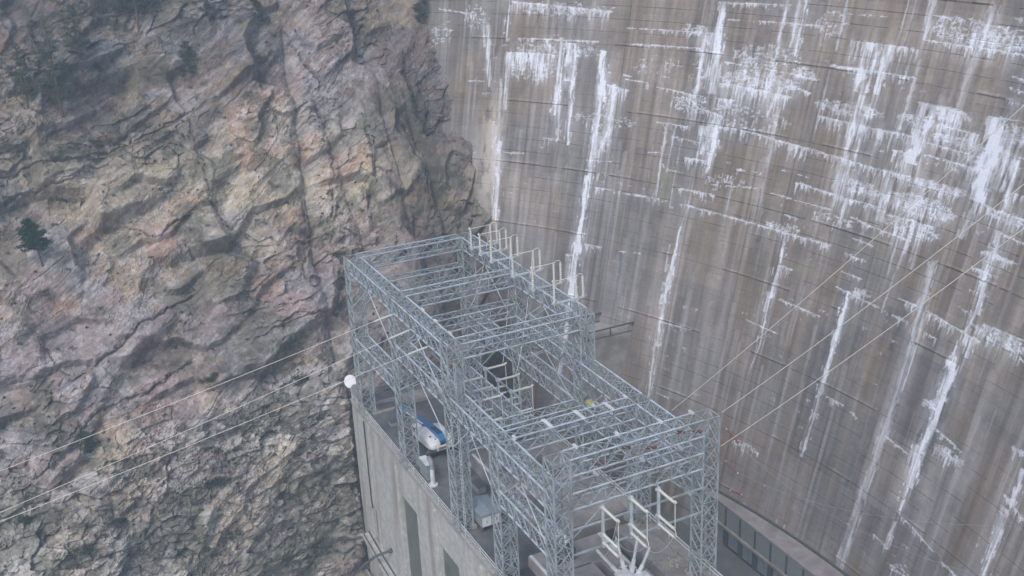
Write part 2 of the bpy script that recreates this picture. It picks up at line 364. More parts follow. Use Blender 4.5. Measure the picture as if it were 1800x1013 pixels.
cliff = grid_mesh('cliff', Pg, Cc, M['rock'], None, None, 'structure')
tag(cliff, 'fractured grey, pink and ochre rock wall of the canyon')
bv = Pg[::4, ::4]; by_, bx_ = bv.shape[:2]
ii = np.arange(by_ * bx_).reshape(by_, bx_)
qq = np.stack([ii[:-1, :-1], ii[:-1, 1:], ii[1:, 1:], ii[1:, :-1]], -1).reshape(-1, 4)
BV = BVHTree.FromPolygons([tuple(p) for p in bv.reshape(-1, 3).tolist()], qq.tolist())
def on_cliff(v, z, into=0.15):
    h = BV.ray_cast(Vector((0, v, z)), Vector((-1, 0, 0)))
    p = h[0] if h[0] else Vector((float(cliff_base(np.array(v), np.array(z))), v, z))
    return Vector((p.x - into, v, z)), (h[1] if h[1] else Vector((1, 0, .5)))

# ================================================================== DAM
UC, VC = -71.3, -24.2
def Rz(z): return 94.95 + .291 * (z + 62.5)
def dam_pt(S, z, out=0.0):
    az = 2.2 - S / 100; r = Rz(z) - out
    return Vector((UC + r * math.cos(az), VC + r * math.sin(az), z))
HL = """3.02 -17.46 16.71 -18.3 1.39 0.9|2.88 -23.7 10.49 -23.74 3.12 0.95|4.45 -21.95 15.49 -21.83 0.62 0.95|-2.44 -27.56 0.01 -27.45 0.14 0.7|17.3 -25.32 20.63 -25.52 0.35 0.6|17.54 -26.78 20.54 -27.18 1.52 0.8|15.95 -35.92 19.63 -35.67 0.42 0.7|17.68 -37.29 20.77 -37.35 0.83 0.4|17.72 -39 20.64 -38.94 1.39 0.5|20.68 -39.14 28.91 -38.98 0.62 0.35|9.42 -33.88 11.91 -33.86 1.39 0.7|3.83 -36.16 6.77 -36.04 0.49 0.6|-7.97 -18.48 -2.35 -19.12 0.28 0.6|19.14 -20.03 29.06 -19.9 0.55 0.6|19.98 -21.81 29.42 -21.63 0.42 0.95|30.52 -16.52 39.29 -16.27 0.69 0.85|31.99 -18.27 33.43 -18.23 0.28 0.9|35.91 -18.17 44.54 -18.04 0.42 0.8|32.66 -22.83 44.66 -23.29 0.55 0.7|33.95 -25.17 41.74 -25.54 2.08 0.95|32.46 -25.21 34.31 -25.13 0.55 0.9|41.4 -24.29 44.04 -24.82 0.62 0.9|41.85 -23.35 44.69 -23.4 0.28 0.9|19.92 -25.91 24.65 -26.14 0.42 0.5|22.74 -26.32 30.95 -26.89 0.49 0.75|30.08 -28.13 33.64 -28.63 1.11 0.9|31.69 -26.8 34.71 -26.81 1.11 0.6|55.49 -18.23 65.86 -18.23 0.76 0.95|47.21 -19.13 55.03 -19.13 2.08 0.8|45.6 -21.74 55.58 -21.71 0.97 0.9|45.7 -26.91 54.76 -27.09 1.66 0.95|56.61 -23.8 61.76 -23.97 2.63 0.9|65.42 -20.09 66.64 -20.24 0.28 0.9|65.5 -21.06 67.02 -21.2 0.62 0.9|65.58 -22.03 67.36 -22.06 0.83 0.9|64.16 -23.79 67.96 -23.56 0.42 0.7|25.1 -30.4 29.79 -30.34 0.55 0.8|27.34 -31.69 31.32 -31.92 0.69 0.6|30.75 -30.08 33.94 -29.9 2.91 0.7|31.59 -29.72 36.18 -29.71 0.83 0.95|36.18 -29.71 41.92 -30.17 1.04 0.95|41.92 -30.17 45.27 -30.32 1.66 0.95|45.27 -30.32 53.95 -30.74 1.04 0.9|29.63 -33.84 32.54 -33.78 0.9 0.8|27.51 -35.52 29.76 -35.5 0.21 0.9|24.59 -33.89 26.58 -33.75 0.14 0.9|29.36 -37.33 34.56 -37.27 0.83 0.85|30.15 -39.03 36.64 -39.17 0.62 0.85|36.64 -39.17 44.92 -39.27 0.49 0.9|44.92 -39.27 50.98 -39.12 0.76 0.9|33.9 -36.18 39.99 -35.51 0.28 0.5|36.5 -34.02 40.29 -33.8 0.69 0.5|41.94 -35.63 44.62 -35.69 0.21 0.9|45.01 -35.73 49.87 -35.74 0.21 0.8|44.86 -33.96 46.72 -33.95 1.11 0.9|46.75 -34.06 49.38 -34.22 0.35 0.8|44.38 -37.44 46.09 -37.55 0.62 0.8|22.32 -39.03 28.08 -38.92 0.69 0.4|53.95 -30.74 58.03 -30.64 0.9 0.9|47.88 -34.12 55.15 -34.23 0.62 0.9|49.98 -34.26 52.32 -34.32 2.63 0.95|52.47 -35.84 55.08 -36.06 0.62 0.9|54.39 -26.99 58.06 -27.01 0.69 0.8|55.29 -28.64 57.27 -28.52 1.52 0.8|58.14 -25.4 63.9 -25.51 1.04 0.85|58.8 -27.25 63.65 -27.3 0.49 0.8|58.88 -28.35 60.53 -28.38 0.35 0.8|61.17 -28.35 64.71 -28.4 0.97 0.85|66.45 -31.16 71.21 -31.3 1.11 0.8|69.19 -29.45 70.4 -29.43 1.39 0.8|69.13 -32.99 72.02 -33.14 0.49 0.9|67.58 -36.55 70.69 -36.59 0.49 0.9|68.2 -38.45 69.35 -38.49 0.42 0.9|67.61 -40.24 69.53 -40.42 0.62 0.9|64.4 -41.76 71.07 -42.33 0.97 0.85|53.01 -42.87 58.81 -43.26 0.49 0.9|59.59 -43.36 62.69 -43.4 0.62 0.7|52.94 -39.37 55.75 -39.59 0.83 0.85|53.2 -41.23 55.85 -41.29 0.62 0.85|53.5 -37.78 56.07 -37.85 0.55 0.85|60.77 -41.68 62.95 -41.7 0.69 0.7|64.83 -43.65 67.53 -43.77 0.62 0.5|70.57 -40.78 75.41 -40.5 0.62 0.7|72.31 -40.92 76.19 -42.11 0.62 0.7|45.18 -42.7 46.93 -42.74 1.8 0.8|46.1 -46.16 51.86 -46.26 0.55 0.85|42.5 -49.43 47.2 -49.64 0.28 0.5|30.82 -52.74 35.12 -52.53 0.55 0.6|17.47 -45.98 20.06 -45.9 1.11 0.9|22.82 -45.9 25.76 -45.63 0.35 0.4|14.88 -47.67 16.18 -47.6 0.83 0.8|64.21 -54.28 67.92 -54.65 0.49 0.95|69.23 -51.17 72.4 -51.55 0.49 0.8|55.55 -53.6 57.92 -53.61 0.55 0.9|59.07 -53.87 59.98 -54.11 0.42 0.8|66.48 -63.39 68.75 -63.69 0.62 0.8|68.48 -59.99 71.36 -60.54 0.55 0.75|71.53 -60.56 74.06 -61.07 0.42 0.6|75.4 -61.34 77.51 -61.52 0.49 0.9|79.21 -52.73 82.13 -53.49 0.83 0.9|69.89 -65.16 71.85 -64.83 0.35 0.6|15.02 -30.05 21.66 -31.19 0.55 0.4|46.64 -21.79 49.69 -21.8 0.28 0.9|46.15 -16.6 50.68 -16.48 0.21 0.5|59.25 -16.17 65.1 -16.26 0.83 0.5|55.53 -15.92 60.97 -15.99 0.69 0.4|54.38 -36.12 60.13 -36.31 0.69 0.7|56.69 -34.59 62.15 -34.4 0.97 0.7|42.73 -33.05 46.1 -33.12 0.28 0.3|31.48 -60.97 33.78 -61 0.28 0.4"""
VL = """16.46 -52.87 16.39 -58.26 0.56 0.85|16.39 -58.26 16.31 -62.62 0.5 0.8|16.31 -62.62 16.33 -67.01 0.37 0.6|2.68 -17.26 2.8 -22.15 0.19 0.8|3.06 -23.9 3.46 -30.61 0.5 0.7|10.45 -21.69 10.64 -30.77 0.56 0.9|11.72 -22.31 12.07 -26.52 1.24 0.8|12.43 -23.42 13.03 -34.16 0.43 0.9|10.79 -25.92 11.52 -33.48 0.25 0.8|-0 -20.48 0.87 -27.91 0.56 0.65|-0.64 -20.5 -0.25 -22.97 0.31 0.7|16.29 -22.98 17.03 -28.51 0.81 1|17.03 -28.51 16.76 -33.29 0.43 0.9|16.6 -33.3 16.91 -40.15 0.43 0.95|16.43 -37.79 16.61 -41.92 0.74 1|16.61 -41.92 16.37 -46.16 0.74 1|16.37 -46.16 16.46 -52.87 1.05 1|18.48 -26.7 18.55 -30.38 0.5 0.8|30.88 -16.5 31.04 -19.88 0.87 0.7|29.31 -19.38 29.7 -26.39 0.5 0.75|30.89 -19.89 31.15 -21.73 1.98 0.75|31.13 -21.61 31.41 -26.2 1.61 0.5|38.81 -15.71 38.89 -21.01 0.43 0.65|40.16 -15.63 40.33 -20.28 0.31 0.7|41.03 -15.57 41.1 -21.08 0.25 0.8|45.62 -22.31 45.58 -30.15 0.22 0.5|45.76 -15.24 45.78 -20.01 0.37 0.5|52.53 -14.72 52.54 -17.92 0.15 0.6|53.38 -14.65 53.32 -18.37 0.15 0.6|55.06 -14.51 55.48 -18.02 0.87 0.5|61.3 -14.47 62.19 -17.74 1.24 0.4|49.2 -19.09 49.26 -23.7 0.62 0.85|50.58 -19.1 50.47 -23.64 0.37 0.85|51.62 -19.1 51.59 -23.59 0.74 0.75|53.27 -19.02 53.3 -21.71 0.19 0.7|47.51 -18.99 47.58 -21.5 0.15 0.6|54.37 -19.05 54.43 -21.55 0.25 0.7|55.5 -19.97 55.53 -24.08 0.31 0.6|50.44 -24.2 50.44 -27.46 1.49 0.5|55.51 -23.43 55.41 -26.43 0.5 0.7|60.97 -18.49 60.9 -23.34 0.5 0.35|26.43 -30.37 26.65 -39.16 0.25 0.75|27.61 -30.36 27.52 -35.58 0.19 0.7|25.02 -31.98 25.18 -37.59 0.12 0.4|28.71 -31.83 28.77 -35.4 0.12 0.4|31.47 -30.18 31.77 -32.88 0.5 0.9|33.14 -29.76 33.03 -34.85 0.5 0.8|28.66 -35.61 28.83 -39.32 0.15 0.7|31.03 -34.08 30.93 -39.61 0.12 0.5|36.58 -35.26 36.67 -39.29 0.19 0.4|40.48 -26.79 41.26 -40.09 0.74 0.25|50.09 -30.77 50.51 -34.32 1.86 0.4|49.56 -26.87 50.14 -30.94 0.56 0.6|50.96 -26.92 51.14 -30.74 0.37 0.6|55.28 -30.57 55.84 -35.19 1.24 0.3|57.49 -26.32 57.85 -29.21 1.36 0.9|58.49 -24.54 58.02 -28.37 0.5 0.8|56.55 -27.03 56.87 -30.24 0.25 0.6|58.57 -28.79 58.58 -31.22 0.37 0.35|65.1 -23.86 65.37 -26.42 1.61 0.8|65.64 -26.01 66.09 -30.74 2.11 0.9|66 -30.51 65.45 -34.29 0.62 0.8|66.67 -24.8 67.03 -29.49 2.48 0.45|68.43 -26.9 68.99 -30.75 0.74 0.7|69.13 -32.99 69.33 -34.97 0.74 0.9|69.09 -35.15 69.27 -36.64 0.31 0.8|69.18 -36.57 69.87 -39.98 0.62 0.95|69.66 -39.79 69.17 -41.93 0.31 0.8|70.38 -42.17 70.22 -43.82 0.43 0.9|54.72 -42.96 54.59 -47.73 0.62 1|54.49 -47.47 54.67 -53.44 0.56 0.9|54.63 -53.33 54.47 -60.32 0.34 0.75|63.3 -37.32 63.95 -45.92 0.93 0.45|63.95 -45.92 63.78 -54.59 1.05 0.4|63.78 -54.59 63.5 -68.31 1.12 0.42|63.79 -37.17 64.46 -45.73 0.12 0.7|64.46 -45.73 64.32 -54.35 0.12 0.7|64.32 -54.35 63.78 -65.99 0.12 0.6|59.97 -34.98 59.2 -43.31 0.31 0.45|58.57 -35.9 58.6 -39.8 0.25 0.4|60.82 -34.48 61.18 -38.49 0.5 0.4|31.26 -38.57 30.9 -41.58 0.19 0.6|30.9 -41.58 30.58 -46.28 0.37 0.9|30.82 -46.22 30.28 -50.5 0.74 0.85|30.51 -49.64 30.57 -55.38 0.5 0.9|29.86 -43.9 29.84 -46.76 0.25 0.7|30.21 -54.99 30.71 -61.54 0.28 0.75|44.92 -39.27 45.21 -42.26 0.31 0.8|45.2 -42.75 45 -46.03 0.5 0.85|44.69 -45.8 44.62 -47.69 0.56 0.8|44.81 -46.7 45.11 -51.66 0.19 0.8|45.11 -51.66 44.46 -54.73 0.19 0.6|68.7 -43.06 68.89 -45.42 0.19 0.8|68.93 -45.02 69.18 -48.31 1.18 0.95|69.08 -48.08 69.08 -50.85 0.74 0.95|68.98 -50.61 68.69 -54.12 0.56 0.9|68.3 -53.45 68.86 -57.02 1.18 0.9|68.62 -57.02 68.7 -59.59 0.5 0.8|68.55 -61.01 68.48 -63.66 0.43 0.8|80.16 -50.02 80.31 -52.77 0.56 0.8|79.87 -53.7 80.15 -57.03 0.81 0.85|80.04 -56.82 80.34 -59.81 0.5 0.8|18.78 -31.71 17.5 -35.25 0.74 0.7|17.05 -32.57 17.04 -34.96 1.24 0.6|2 -32.49 2.97 -40.71 0.74 0.7|2.43 -27.11 2.93 -34.94 0.37 0.6|3.1 -34.92 3.67 -44.64 0.56 0.75|2.5 -40.39 3.2 -44.33 0.5 0.5|54.82 -68.12 54.84 -70.06 0.31 0.5|53.43 -68.1 53.62 -69.32 0.25 0.5|43.85 -57.2 43.95 -61.74 0.62 0.12|23.35 -44.3 23.98 -53.83 0.99 0.1"""
PL = """3.95 -17.37 16.57 -18.84 60|-7.85 -20.28 -4.85 -22.96 18|-3.64 -17.93 -0.14 -20.7 22|4.5 -22.37 15.6 -23.56 70|3.58 -24.23 10.08 -26.66 60|16.65 -32.61 18.84 -34.41 25|13.42 -30.19 21.7 -31.39 35|26.29 -19.08 29.15 -20.02 18|33.25 -20.62 41.28 -22.53 70|32.8 -23.44 41.63 -25.14 130|41.25 -22.42 43.9 -23.1 22|26.73 -26.9 31.16 -28.5 40|31.8 -27.29 42.11 -29.54 45|55.48 -15.77 61.57 -17.66 60|59.34 -16.41 65.75 -17.96 70|45.17 -25.08 52.38 -26.02 80|54.75 -25.07 58.93 -25.79 45|58.22 -23.8 62.03 -24.69 40|42.32 -38.31 46.4 -39.04 25|57.99 -30.54 64.12 -30.98 80|55.82 -32.12 63.52 -33.61 150|56.64 -34.44 62.62 -35.62 60|59.05 -26.13 64.34 -26.64 50|65.47 -24.04 68.7 -25.36 50|67.41 -31.17 71.44 -31.82 45|67.99 -34.86 71.22 -34.89 35|70.18 -40.66 75.92 -41.56 60|55.08 -42.27 56.89 -42.72 20|69.73 -52.24 73.6 -52.79 35|67.19 -49.14 68.47 -49.5 14|78.12 -48.65 79.61 -48.85 10|20.23 -23.24 30.22 -24.95 14|42.79 -16.59 46.05 -18.57 16|44.55 -62.19 48.32 -62.76 16|49.51 -32.33 54.79 -33.19 60|62.95 -26.31 69.53 -27.38 40|69.32 -64.88 72.43 -64.32 10|32.77 -34.77 37.74 -35.81 16|47.79 -36.21 53.13 -36.72 16|54.14 -68.75 56.79 -68.49 4"""
DL = """63.24 -35.45 62.04 -39.06 0.87 0.5|65.02 -37.34 64.8 -38.48 0.5 0.5|35.04 -40.77 36.26 -53.55 0.62 0.25|38.09 -40.14 41.23 -58.7 0.87 0.25|10.47 -38.5 11.15 -46.23 1.24 0.25|43.65 -48.28 44.36 -61.6 0.5 0.3|55.44 -66.24 54.92 -68.4 0.62 0.4|72.03 -49.26 71.9 -52.06 0.31 0.3|66.65 -52.19 67.07 -54.87 0.37 0.45|51.78 -37.05 51.9 -44.09 0.74 0.2|52.16 -21.21 51.56 -23.48 0.37 0.3|24.46 -41.4 24.99 -48.1 0.87 0.2|79.59 -54.12 78.7 -60.81 0.87 0.25|59.66 -35.06 59.64 -40.62 0.62 0.35|63.32 -55.37 63.16 -62.63 0.87 0.15"""

def rows(s): return [[float(t) for t in r.split()] for r in s.split('|')]
Sv = span(-30, 150, -11, 88, 0.095)
zv = span(-80, 4, -71, -11, 0.085)
Sg, Zd = np.meshgrid(Sv, zv)
Wm = np.zeros_like(Sg); Dm = np.zeros_like(Sg)          # calcite cover, damp dark cover
rg = np.random.RandomState(3)
def win(s0, s1, z0, z1):
    a = np.searchsorted(Sv, s0); b = np.searchsorted(Sv, s1); c = np.searchsorted(zv, z0); d = np.searchsorted(zv, z1)
    return slice(max(c - 1, 0), d + 1), slice(max(a - 1, 0), b + 1)
def tooth(S, zt, ln, wd, al, lean=0.0, A=Wm):
    sl = win(S - wd * 2 - abs(lean), S + wd * 2 + abs(lean), zt - ln, zt + .1)
    s = Sg[sl]; z = Zd[sl]
    if s.size == 0: return
    t = (zt - z) / ln
    w_ = wd * (1 - t ** 1.4 * .9); inside = (t >= 0) & (t <= 1) & (np.abs(s - S - lean * t) < w_ / 2)
    A[sl] = np.maximum(A[sl], np.where(inside, al * (1 - .45 * t ** 2), 0))
edge_n = fbm(Sg / .22, Zd / .9, 13, 3); fine_n = fbm(Sg / .18, Zd / .25, 17, 3); strk = fbm(Sg / .16, Zd / 6, 21, 3)
# thin joints of calcite with hanging drips
for s0, z0, s1, z1, ln, cov in rows(HL):
    if s1 < s0: s0, z0, s1, z1 = s1, z1, s0, z0
    L_ = s1 - s0; n = max(2, int(L_ / .17)); ph = rg.rand() * 99
    for i in range(n):
        f = (i + rg.rand()) / n; s = s0 + L_ * f; env = float(vnoise(np.array([s / .9 + ph]), np.array([0.5]), 4)[0])
        if rg.rand() > cov * 1.05 or env < (1 - cov) * .75: continue
        z = z0 + (z1 - z0) * f + rg.randn() * .05
        l = ln * (rg.rand() ** 1.5 * 1.25 + .14) * (.35 + 1.1 * env)
        tooth(s, z + .06, l, .10 + .16 * rg.rand() + .04 * l, .6 + .4 * rg.rand())
    sl = win(s0, s1, min(z0, z1) - .4, max(z0, z1) + .4)
    s = Sg[sl]; z = Zd[sl]; zl = z0 + (z1 - z0) * (s - s0) / max(L_, .01) + .05 * (fbm(s / .5, z * 0, 9) - .5)
    g = (np.abs(z - zl) < .055 + .05 * (fine_n[sl] - .5)) & (fbm(s / .8, z * 0 + ph, 6, 3) > .62 - .35 * cov)
    Wm[sl] = np.maximum(Wm[sl], g * .85)
def streak(rowsl, A, solid):
    for s0, z0, s1, z1, wd, al in rowsl:
        if z1 > z0: s0, z0, s1, z1 = s1, z1, s0, z0
        m = max(wd * 2, .6)
        sl = win(min(s0, s1) - m, max(s0, s1) + m, z1 - .3, z0 + .3)
        s = Sg[sl]; z = Zd[sl]; t = np.clip((z0 - z) / max(z0 - z1, .01), 0, 1)
        sc = s0 + (s1 - s0) * t; d = (s - sc) / (wd / 2)
        en = edge_n[sl]
        lim = 1.0 + (en - .5) * 2.4
        core = sstep(1.05, .75, np.abs(d) / np.maximum(lim, .15)) * ((z < z0 + .1) & (z > z1 - .25))
        tx = sstep(.30, .55, strk[sl] + (.25 if al > .7 else .05)) * .55 + .45
        A[sl] = np.maximum(A[sl], al * core * tx)
        if solid and al > .7:                               # ragged crusts beside the streak
            for i in range(int((z0 - z1) / .45)):
                f = rg.rand(); side = -1 if rg.rand() < .5 else 1
                tooth(s0 + (s1 - s0) * f + side * (wd * .5 + rg.rand() * .45), z0 + (z1 - z0) * f, .15 + rg.rand() ** 2 * 1.0, .09 + .10 * rg.rand(), .5 + .5 * rg.rand(), A=A)
streak(rows(VL), Wm, True)
streak(rows(DL), Dm, False)
for s0, z0, s1, z1, n in rows(PL):
    cxp, czp, rx, rz = (s0 + s1) / 2, (z0 + z1) / 2, (s1 - s0) / 2, abs(z1 - z0) / 2 + .1
    for i in range(int(n * 2.6)):
        a = rg.rand() * 6.283; r = rg.rand() ** .5
        s = cxp + math.cos(a) * r * rx * 1.1; z = czp + math.sin(a) * r * rz * 1.1
        k = rg.rand()
        if k < .6: tooth(s, z, .12 + rg.rand() ** 2 * 1.1, .08 + .12 * rg.rand(), .45 + .5 * rg.rand())
        elif k < .85:
            for j in range(rg.randint(3, 9)): tooth(s + j * .11, z + rg.randn() * .04 - .0 * j, .08 + .2 * rg.rand(), .13, .5 + .4 * rg.rand())
        else: tooth(s, z, .10 + .12 * rg.rand(), .25 + .3 * rg.rand(), .6)
# sparse small crusts everywhere, mostly high on the face
for i in range(900):
    s = rg.uniform(-8, 90); z = -12 - 56 * rg.rand() ** 1.7
    z = round(z / 1.52) * 1.52 + rg.randn() * .05
    if float(vnoise(np.array([s / 5]), np.array([z / 4]), 9)[0]) < .55: continue
    for j in range(rg.randint(1, 7)): tooth(s + j * .15, z + rg.randn() * .03, .08 + .45 * rg.rand() ** 2, .12, .3 + .5 * rg.rand())
# long faint washes
Fm = np.zeros_like(Sg)
for i in range(420):
    s = rg.uniform(-9, 92); z = rg.uniform(-55, -10); ln = rg.uniform(3, 20); wd = rg.uniform(.08, .7)
    tooth(s, z, ln, wd, rg.uniform(.05, .30), A=Fm)
for i in range(430):
    s = rg.uniform(-9, 92); z = rg.uniform(-62, -14); ln = rg.uniform(4, 26); wd = rg.uniform(.2, 1.3)
    tooth(s, z, ln, wd, rg.uniform(.10, .45), A=Dm)
LIFT = 1.524
li = np.floor(Zd / LIFT); lf = Zd / LIFT - li
jp = 12.4; ji = np.floor((Sg - .6) / jp); jf = (Sg - .6) / jp - ji
b_i = li.astype(np.int64); j_i = ji.astype(np.int64)
blk = hsh(b_i // 5 + 40, j_i + 9, 3); blk2 = hsh(b_i + 7, j_i + 31, 5); lay = hsh(b_i, b_i * 0 + 3, 8)
up = sstep(-62, -14, Zd)
base = np.stack([.248 + .024 * up, .223 + .010 * up, .207 - .008 * up], -1)
tone = .88 + .20 * (blk - .5) + .13 * (blk2 - .5) + .07 * (lay - .5)
tone += .30 * (fbm(Sg / 1.1, Zd / 9, 14, 4) - .5) + .16 * (fbm(Sg / 4, Zd / 4, 18, 3) - .5) + .14 * (fbm(Sg / .8, Zd / .12, 23, 3) - .5)
tone += .10 * (strk - .5) + .62 * (fbm(Sg / 1.5, Zd / 45, 33, 3) - .5) * (1.1 - .4 * up) + .55 * (fbm(Sg / .45, Zd / 26, 35, 2) - .5) + .35 * (fbm(Sg / 5, Zd / 5, 37, 4) - .5)
tone += .22 * (fbm(Sg / .30, Zd / .30, 11, 3) - .5) + .12 * (fbm(Sg / .12, Zd / 1.4, 16, 3) - .5)
Cd = base * tone[..., None]
ol = sstep(.5, .68, fbm(Sg / 7, Zd / 3, 26)) * np.exp(-((Zd + 38 + .05 * Sg) / 7) ** 2)  # olive tint of the reflection band, painted across the concrete
Cd = lerp(Cd, np.array([.235, .225, .165]), ol * .55)
br = sstep(.50, .64, fbm(Sg / 1.6, Zd / 10, 29))
Cd = lerp(Cd, np.array([.19, .145, .105]), br * .5)
gy = sstep(.47, .62, fbm(Sg / 6, Zd / 7, 39, 4) + .12 * (1 - up) - .05)
Cd = lerp(Cd, Cd.mean(-1, keepdims=True) * np.array([.93, .98, 1.06]), gy * .42)
dk = sstep(.54, .70, fbm(Sg / 3, Zd / 3.5, 19, 4) * .7 + .3 * blk2)
Cd *= (1 - .18 * dk)[..., None]
jt = np.exp(-((lf - .5) * LIFT / .035) ** 2) * (fbm(Sg / 2, Zd * 0 + li, 31) > .42)
big_l = (b_i % 5 == 0)
Cd *= (1 - .30 * jt - .25 * jt * big_l)[..., None]
vj = np.exp(-((jf - .5) * jp / .06) ** 2)
Cd *= (1 - .35 * vj)[..., None]
form = np.exp(-((np.mod(Zd, .508) - .25) / .025) ** 2); Cd *= (1 - .05 * form)[..., None]
Cd = lerp(Cd, np.array([.095, .085, .08]), np.clip(Dm * (.6 + .8 * strk), 0, 1) * .75)
Cd = lerp(Cd, np.array([.46, .455, .47]), np.clip(Fm * (.3 + 1.2 * strk), 0, 1))
halo = blur(blur(Wm, 1, 5), 0, 14); halo = .5 * halo + .5 * np.roll(halo, -16, axis=0)
halo2 = blur(blur(Wm, 1, 16), 0, 30)
Ws = .75 * Wm + .25 * blur(blur(Wm, 1, 1), 0, 1)
patchy = fbm(Sg / .5, Zd / 1.6, 28, 4)
Wc = np.clip(.90 * Ws * (.34 + .54 * sstep(.30, .62, patchy) + .45 * (fine_n - .2)) + .45 * sstep(.03, .55, halo) * sstep(.38, .66, strk) + .24 * sstep(.06, .4, halo2) * sstep(.42, .7, patchy), 0, 1)
warm = np.exp(-(((Sg - 2.0) / 1.6) ** 2)) * sstep(-45, -40, Zd) * sstep(-27, -33, Zd)
Cd = lerp(Cd, np.array([.70, .735, .82]), Wc * .95)
bm_ = warm * sstep(.35, .5, fbm(Sg / .5, Zd / 1.2, 38)) * .8
Cd = lerp(Cd, np.array([.46, .42, .36]), bm_)
out = .06 * Wm + .03 * (fine_n - .5) - .05 * jt - .06 * vj + .03 * (blk - .5) + .12 * big_l * np.exp(-((lf - .62) * LIFT / .10) ** 2) * (fbm(Sg / 5, Zd * 0 + li, 27) > .55)
az = 2.2 - Sg / 100; rr = Rz(Zd) - out
Pd = np.stack([UC + rr * np.cos(az), VC + rr * np.sin(az), Zd], -1)
dam = empty('concrete_dam', (-80, 70, -75), 'tall curved concrete arch dam streaked with white calcite', 'dam')
face = grid_mesh('dam_face', Pd - np.array([-80, 70, -75]), np.clip(Cd, .02, .8), M['dam']); face.parent = dam
# body behind the face
mb = MB(); n = 40
for i in range(n):
    def cpt(S, r, z): a = 2.2 - S / 100; return (UC + 80 + (r) * math.cos(a), VC - 70 + r * math.sin(a), z + 75)
    s0 = -30 + 180 * i / n; s1 = -30 + 180 * (i + 1) / n; q = []
    for s in (s0, s1):
        for z, ex in ((4.3, .3), (4.3, 7), (-79.5, 26), (-79.5, .6)): q.append(cpt(s, Rz(z) + ex, z))
    mb.add(q, [(0, 1, 5, 4), (1, 2, 6, 5), (2, 3, 7, 6)] + ([(0, 1, 2, 3)] if i == 0 else []) + ([(4, 5, 6, 7)] if i == n - 1 else []))
mb.build('dam_body', M['concrete'], dam)

# ================================================================== GROUND, YARD, HAZE
mb = MB(); mb.box(-400, 400, -400, 400, -101, -100); mb.build('ground', M['yard']); tag(bpy.data.objects['ground'], kind='structure')
mb = MB(); mb.box(-125, -20, 49.6, 85, -74.6, -74.0); o = mb.build('yard', M['yard']); tag(o, kind='structure')

# ================================================================== POWERHOUSE
WV = 33.5                                             # outer wall plane
ph = empty('powerhouse', (-80, 41, -99), 'pale concrete powerhouse block under the steel gantry, with tall panelled side wall', 'building')
def loc(mb_, name, m, parent, org=(-80, 41, -99), **k):
    mb_.v = [(x - org[0], y - org[1], z - org[2]) for x, y, z in mb_.v]
    return mb_.build(name, m, parent, **k)
mb = MB(); mb.box(-116.6, -30, WV + .5, 49.4, -100, -60.3)
loc(mb, 'core', M['wall'], ph)
# side wall built as piers and spandrels so the window recesses are real
bays = [(-101.0, -96.3), (-90.0, -85.2), (-78.9, -74.1), (-67.8, -63.0)]
mb = MB(); xs = -112.0
mb.box(-116.6, -112.15, WV, WV + .49, -100, -60.3)
for a, b in bays:
    if xs < -105: mb.box(-112.03, a, WV, WV + .49, -72.5, -60.3); mb.box(-110.2, a, WV, WV + .49, -100, -72.502)
    else: mb.box(xs, a, WV, WV + .49, -100, -60.3)
    mb.box(a + .002, b - .002, WV, WV + .49, -64.8, -60.3); xs = b
mb.box(xs, -30, WV, WV + .49, -100, -60.3)
loc(mb, 'wall', M['wall'], ph)
for a, b in bays:
    mb = MB(); mb.box(a + .004, b - .004, WV + .30, WV + .47, -100, -64.805); w_ = loc(mb, 'window_panel', M['glassblock'], ph)
for x in (-110.0, -101.6, -90.5, -79.4, -68.3):
    mb = MB(); mb.box(x - .22, x + .22, WV - .20, WV - .003, -100, -61.1); loc(mb, 'pilaster', M['wall'], ph, bevel=.03)
mb = MB(); mb.prism([(WV - .12, -60.55), (WV - .12, -60.05), (WV - .08, -60.0), (WV + .3, -60.0), (WV + .3, -60.25), (WV - .002, -60.29), (WV - .002, -60.55)], 0, -116.8, -30)
loc(mb, 'coping', M['coping'], ph)
mb = MB(); mb.box(-112.06, -110.25, WV + .30, WV + .48, -76.5, -72.51); loc(mb, 'doorway', M['darkhole'], ph)
# drain pipe down the joint
mb = MB(); mb.tube([(-112.1, WV - .12, -60.9), (-112.1, WV - .12, -71.6), (-111.9, WV - .16, -72.2), (-112.05, WV - .12, -72.7)], .075, 8); loc(mb, 'drain_pipe', M['steel_dark'], ph)
# access ledge low on the wall and pipes on it
mb = MB(); mb.prism([(-113.5, -76.9), (-108, -77.6), (-60, -81.0), (-60, -81.6), (-108, -78.2), (-113.5, -77.5)], 1, WV - 1.3, WV - .004); loc(mb, 'ledge', M['wall'], ph)
mb = MB(); mb.tube([(-113.3, WV - 1.2, -76.75), (-108, WV - 1.2, -77.4), (-60, WV - 1.2, -80.8)], .07, 6)
mb.tube([(-113.3, WV - .5, -76.7), (-108, WV - .5, -77.35), (-60, WV - .5, -80.75)], .09, 6); loc(mb, 'ledge_pipe', M['steel_dark'], ph)
mb = MB(); mb.tube([(-108.6, WV - 3.4, -78.2), (-107.2, WV - 1.9, -76.2), (-106.2, WV - .1, -75.3)], .16, 10); mb.tube([(-106.25, WV - .35, -75.45), (-106.1, WV - .004, -75.2)], .27, 12)
loc(mb, 'outlet_pipe', M['steel_dark'], ph)
# roof decks
mb = MB(); mb.box(-116.6, -30, WV + .31, 39.4, -60.296, -60.05); mb.box(-116.6, -96.0, 39.402, 49.4, -60.296, -60.05); loc(mb, 'roof_deck', M['deck'], ph)
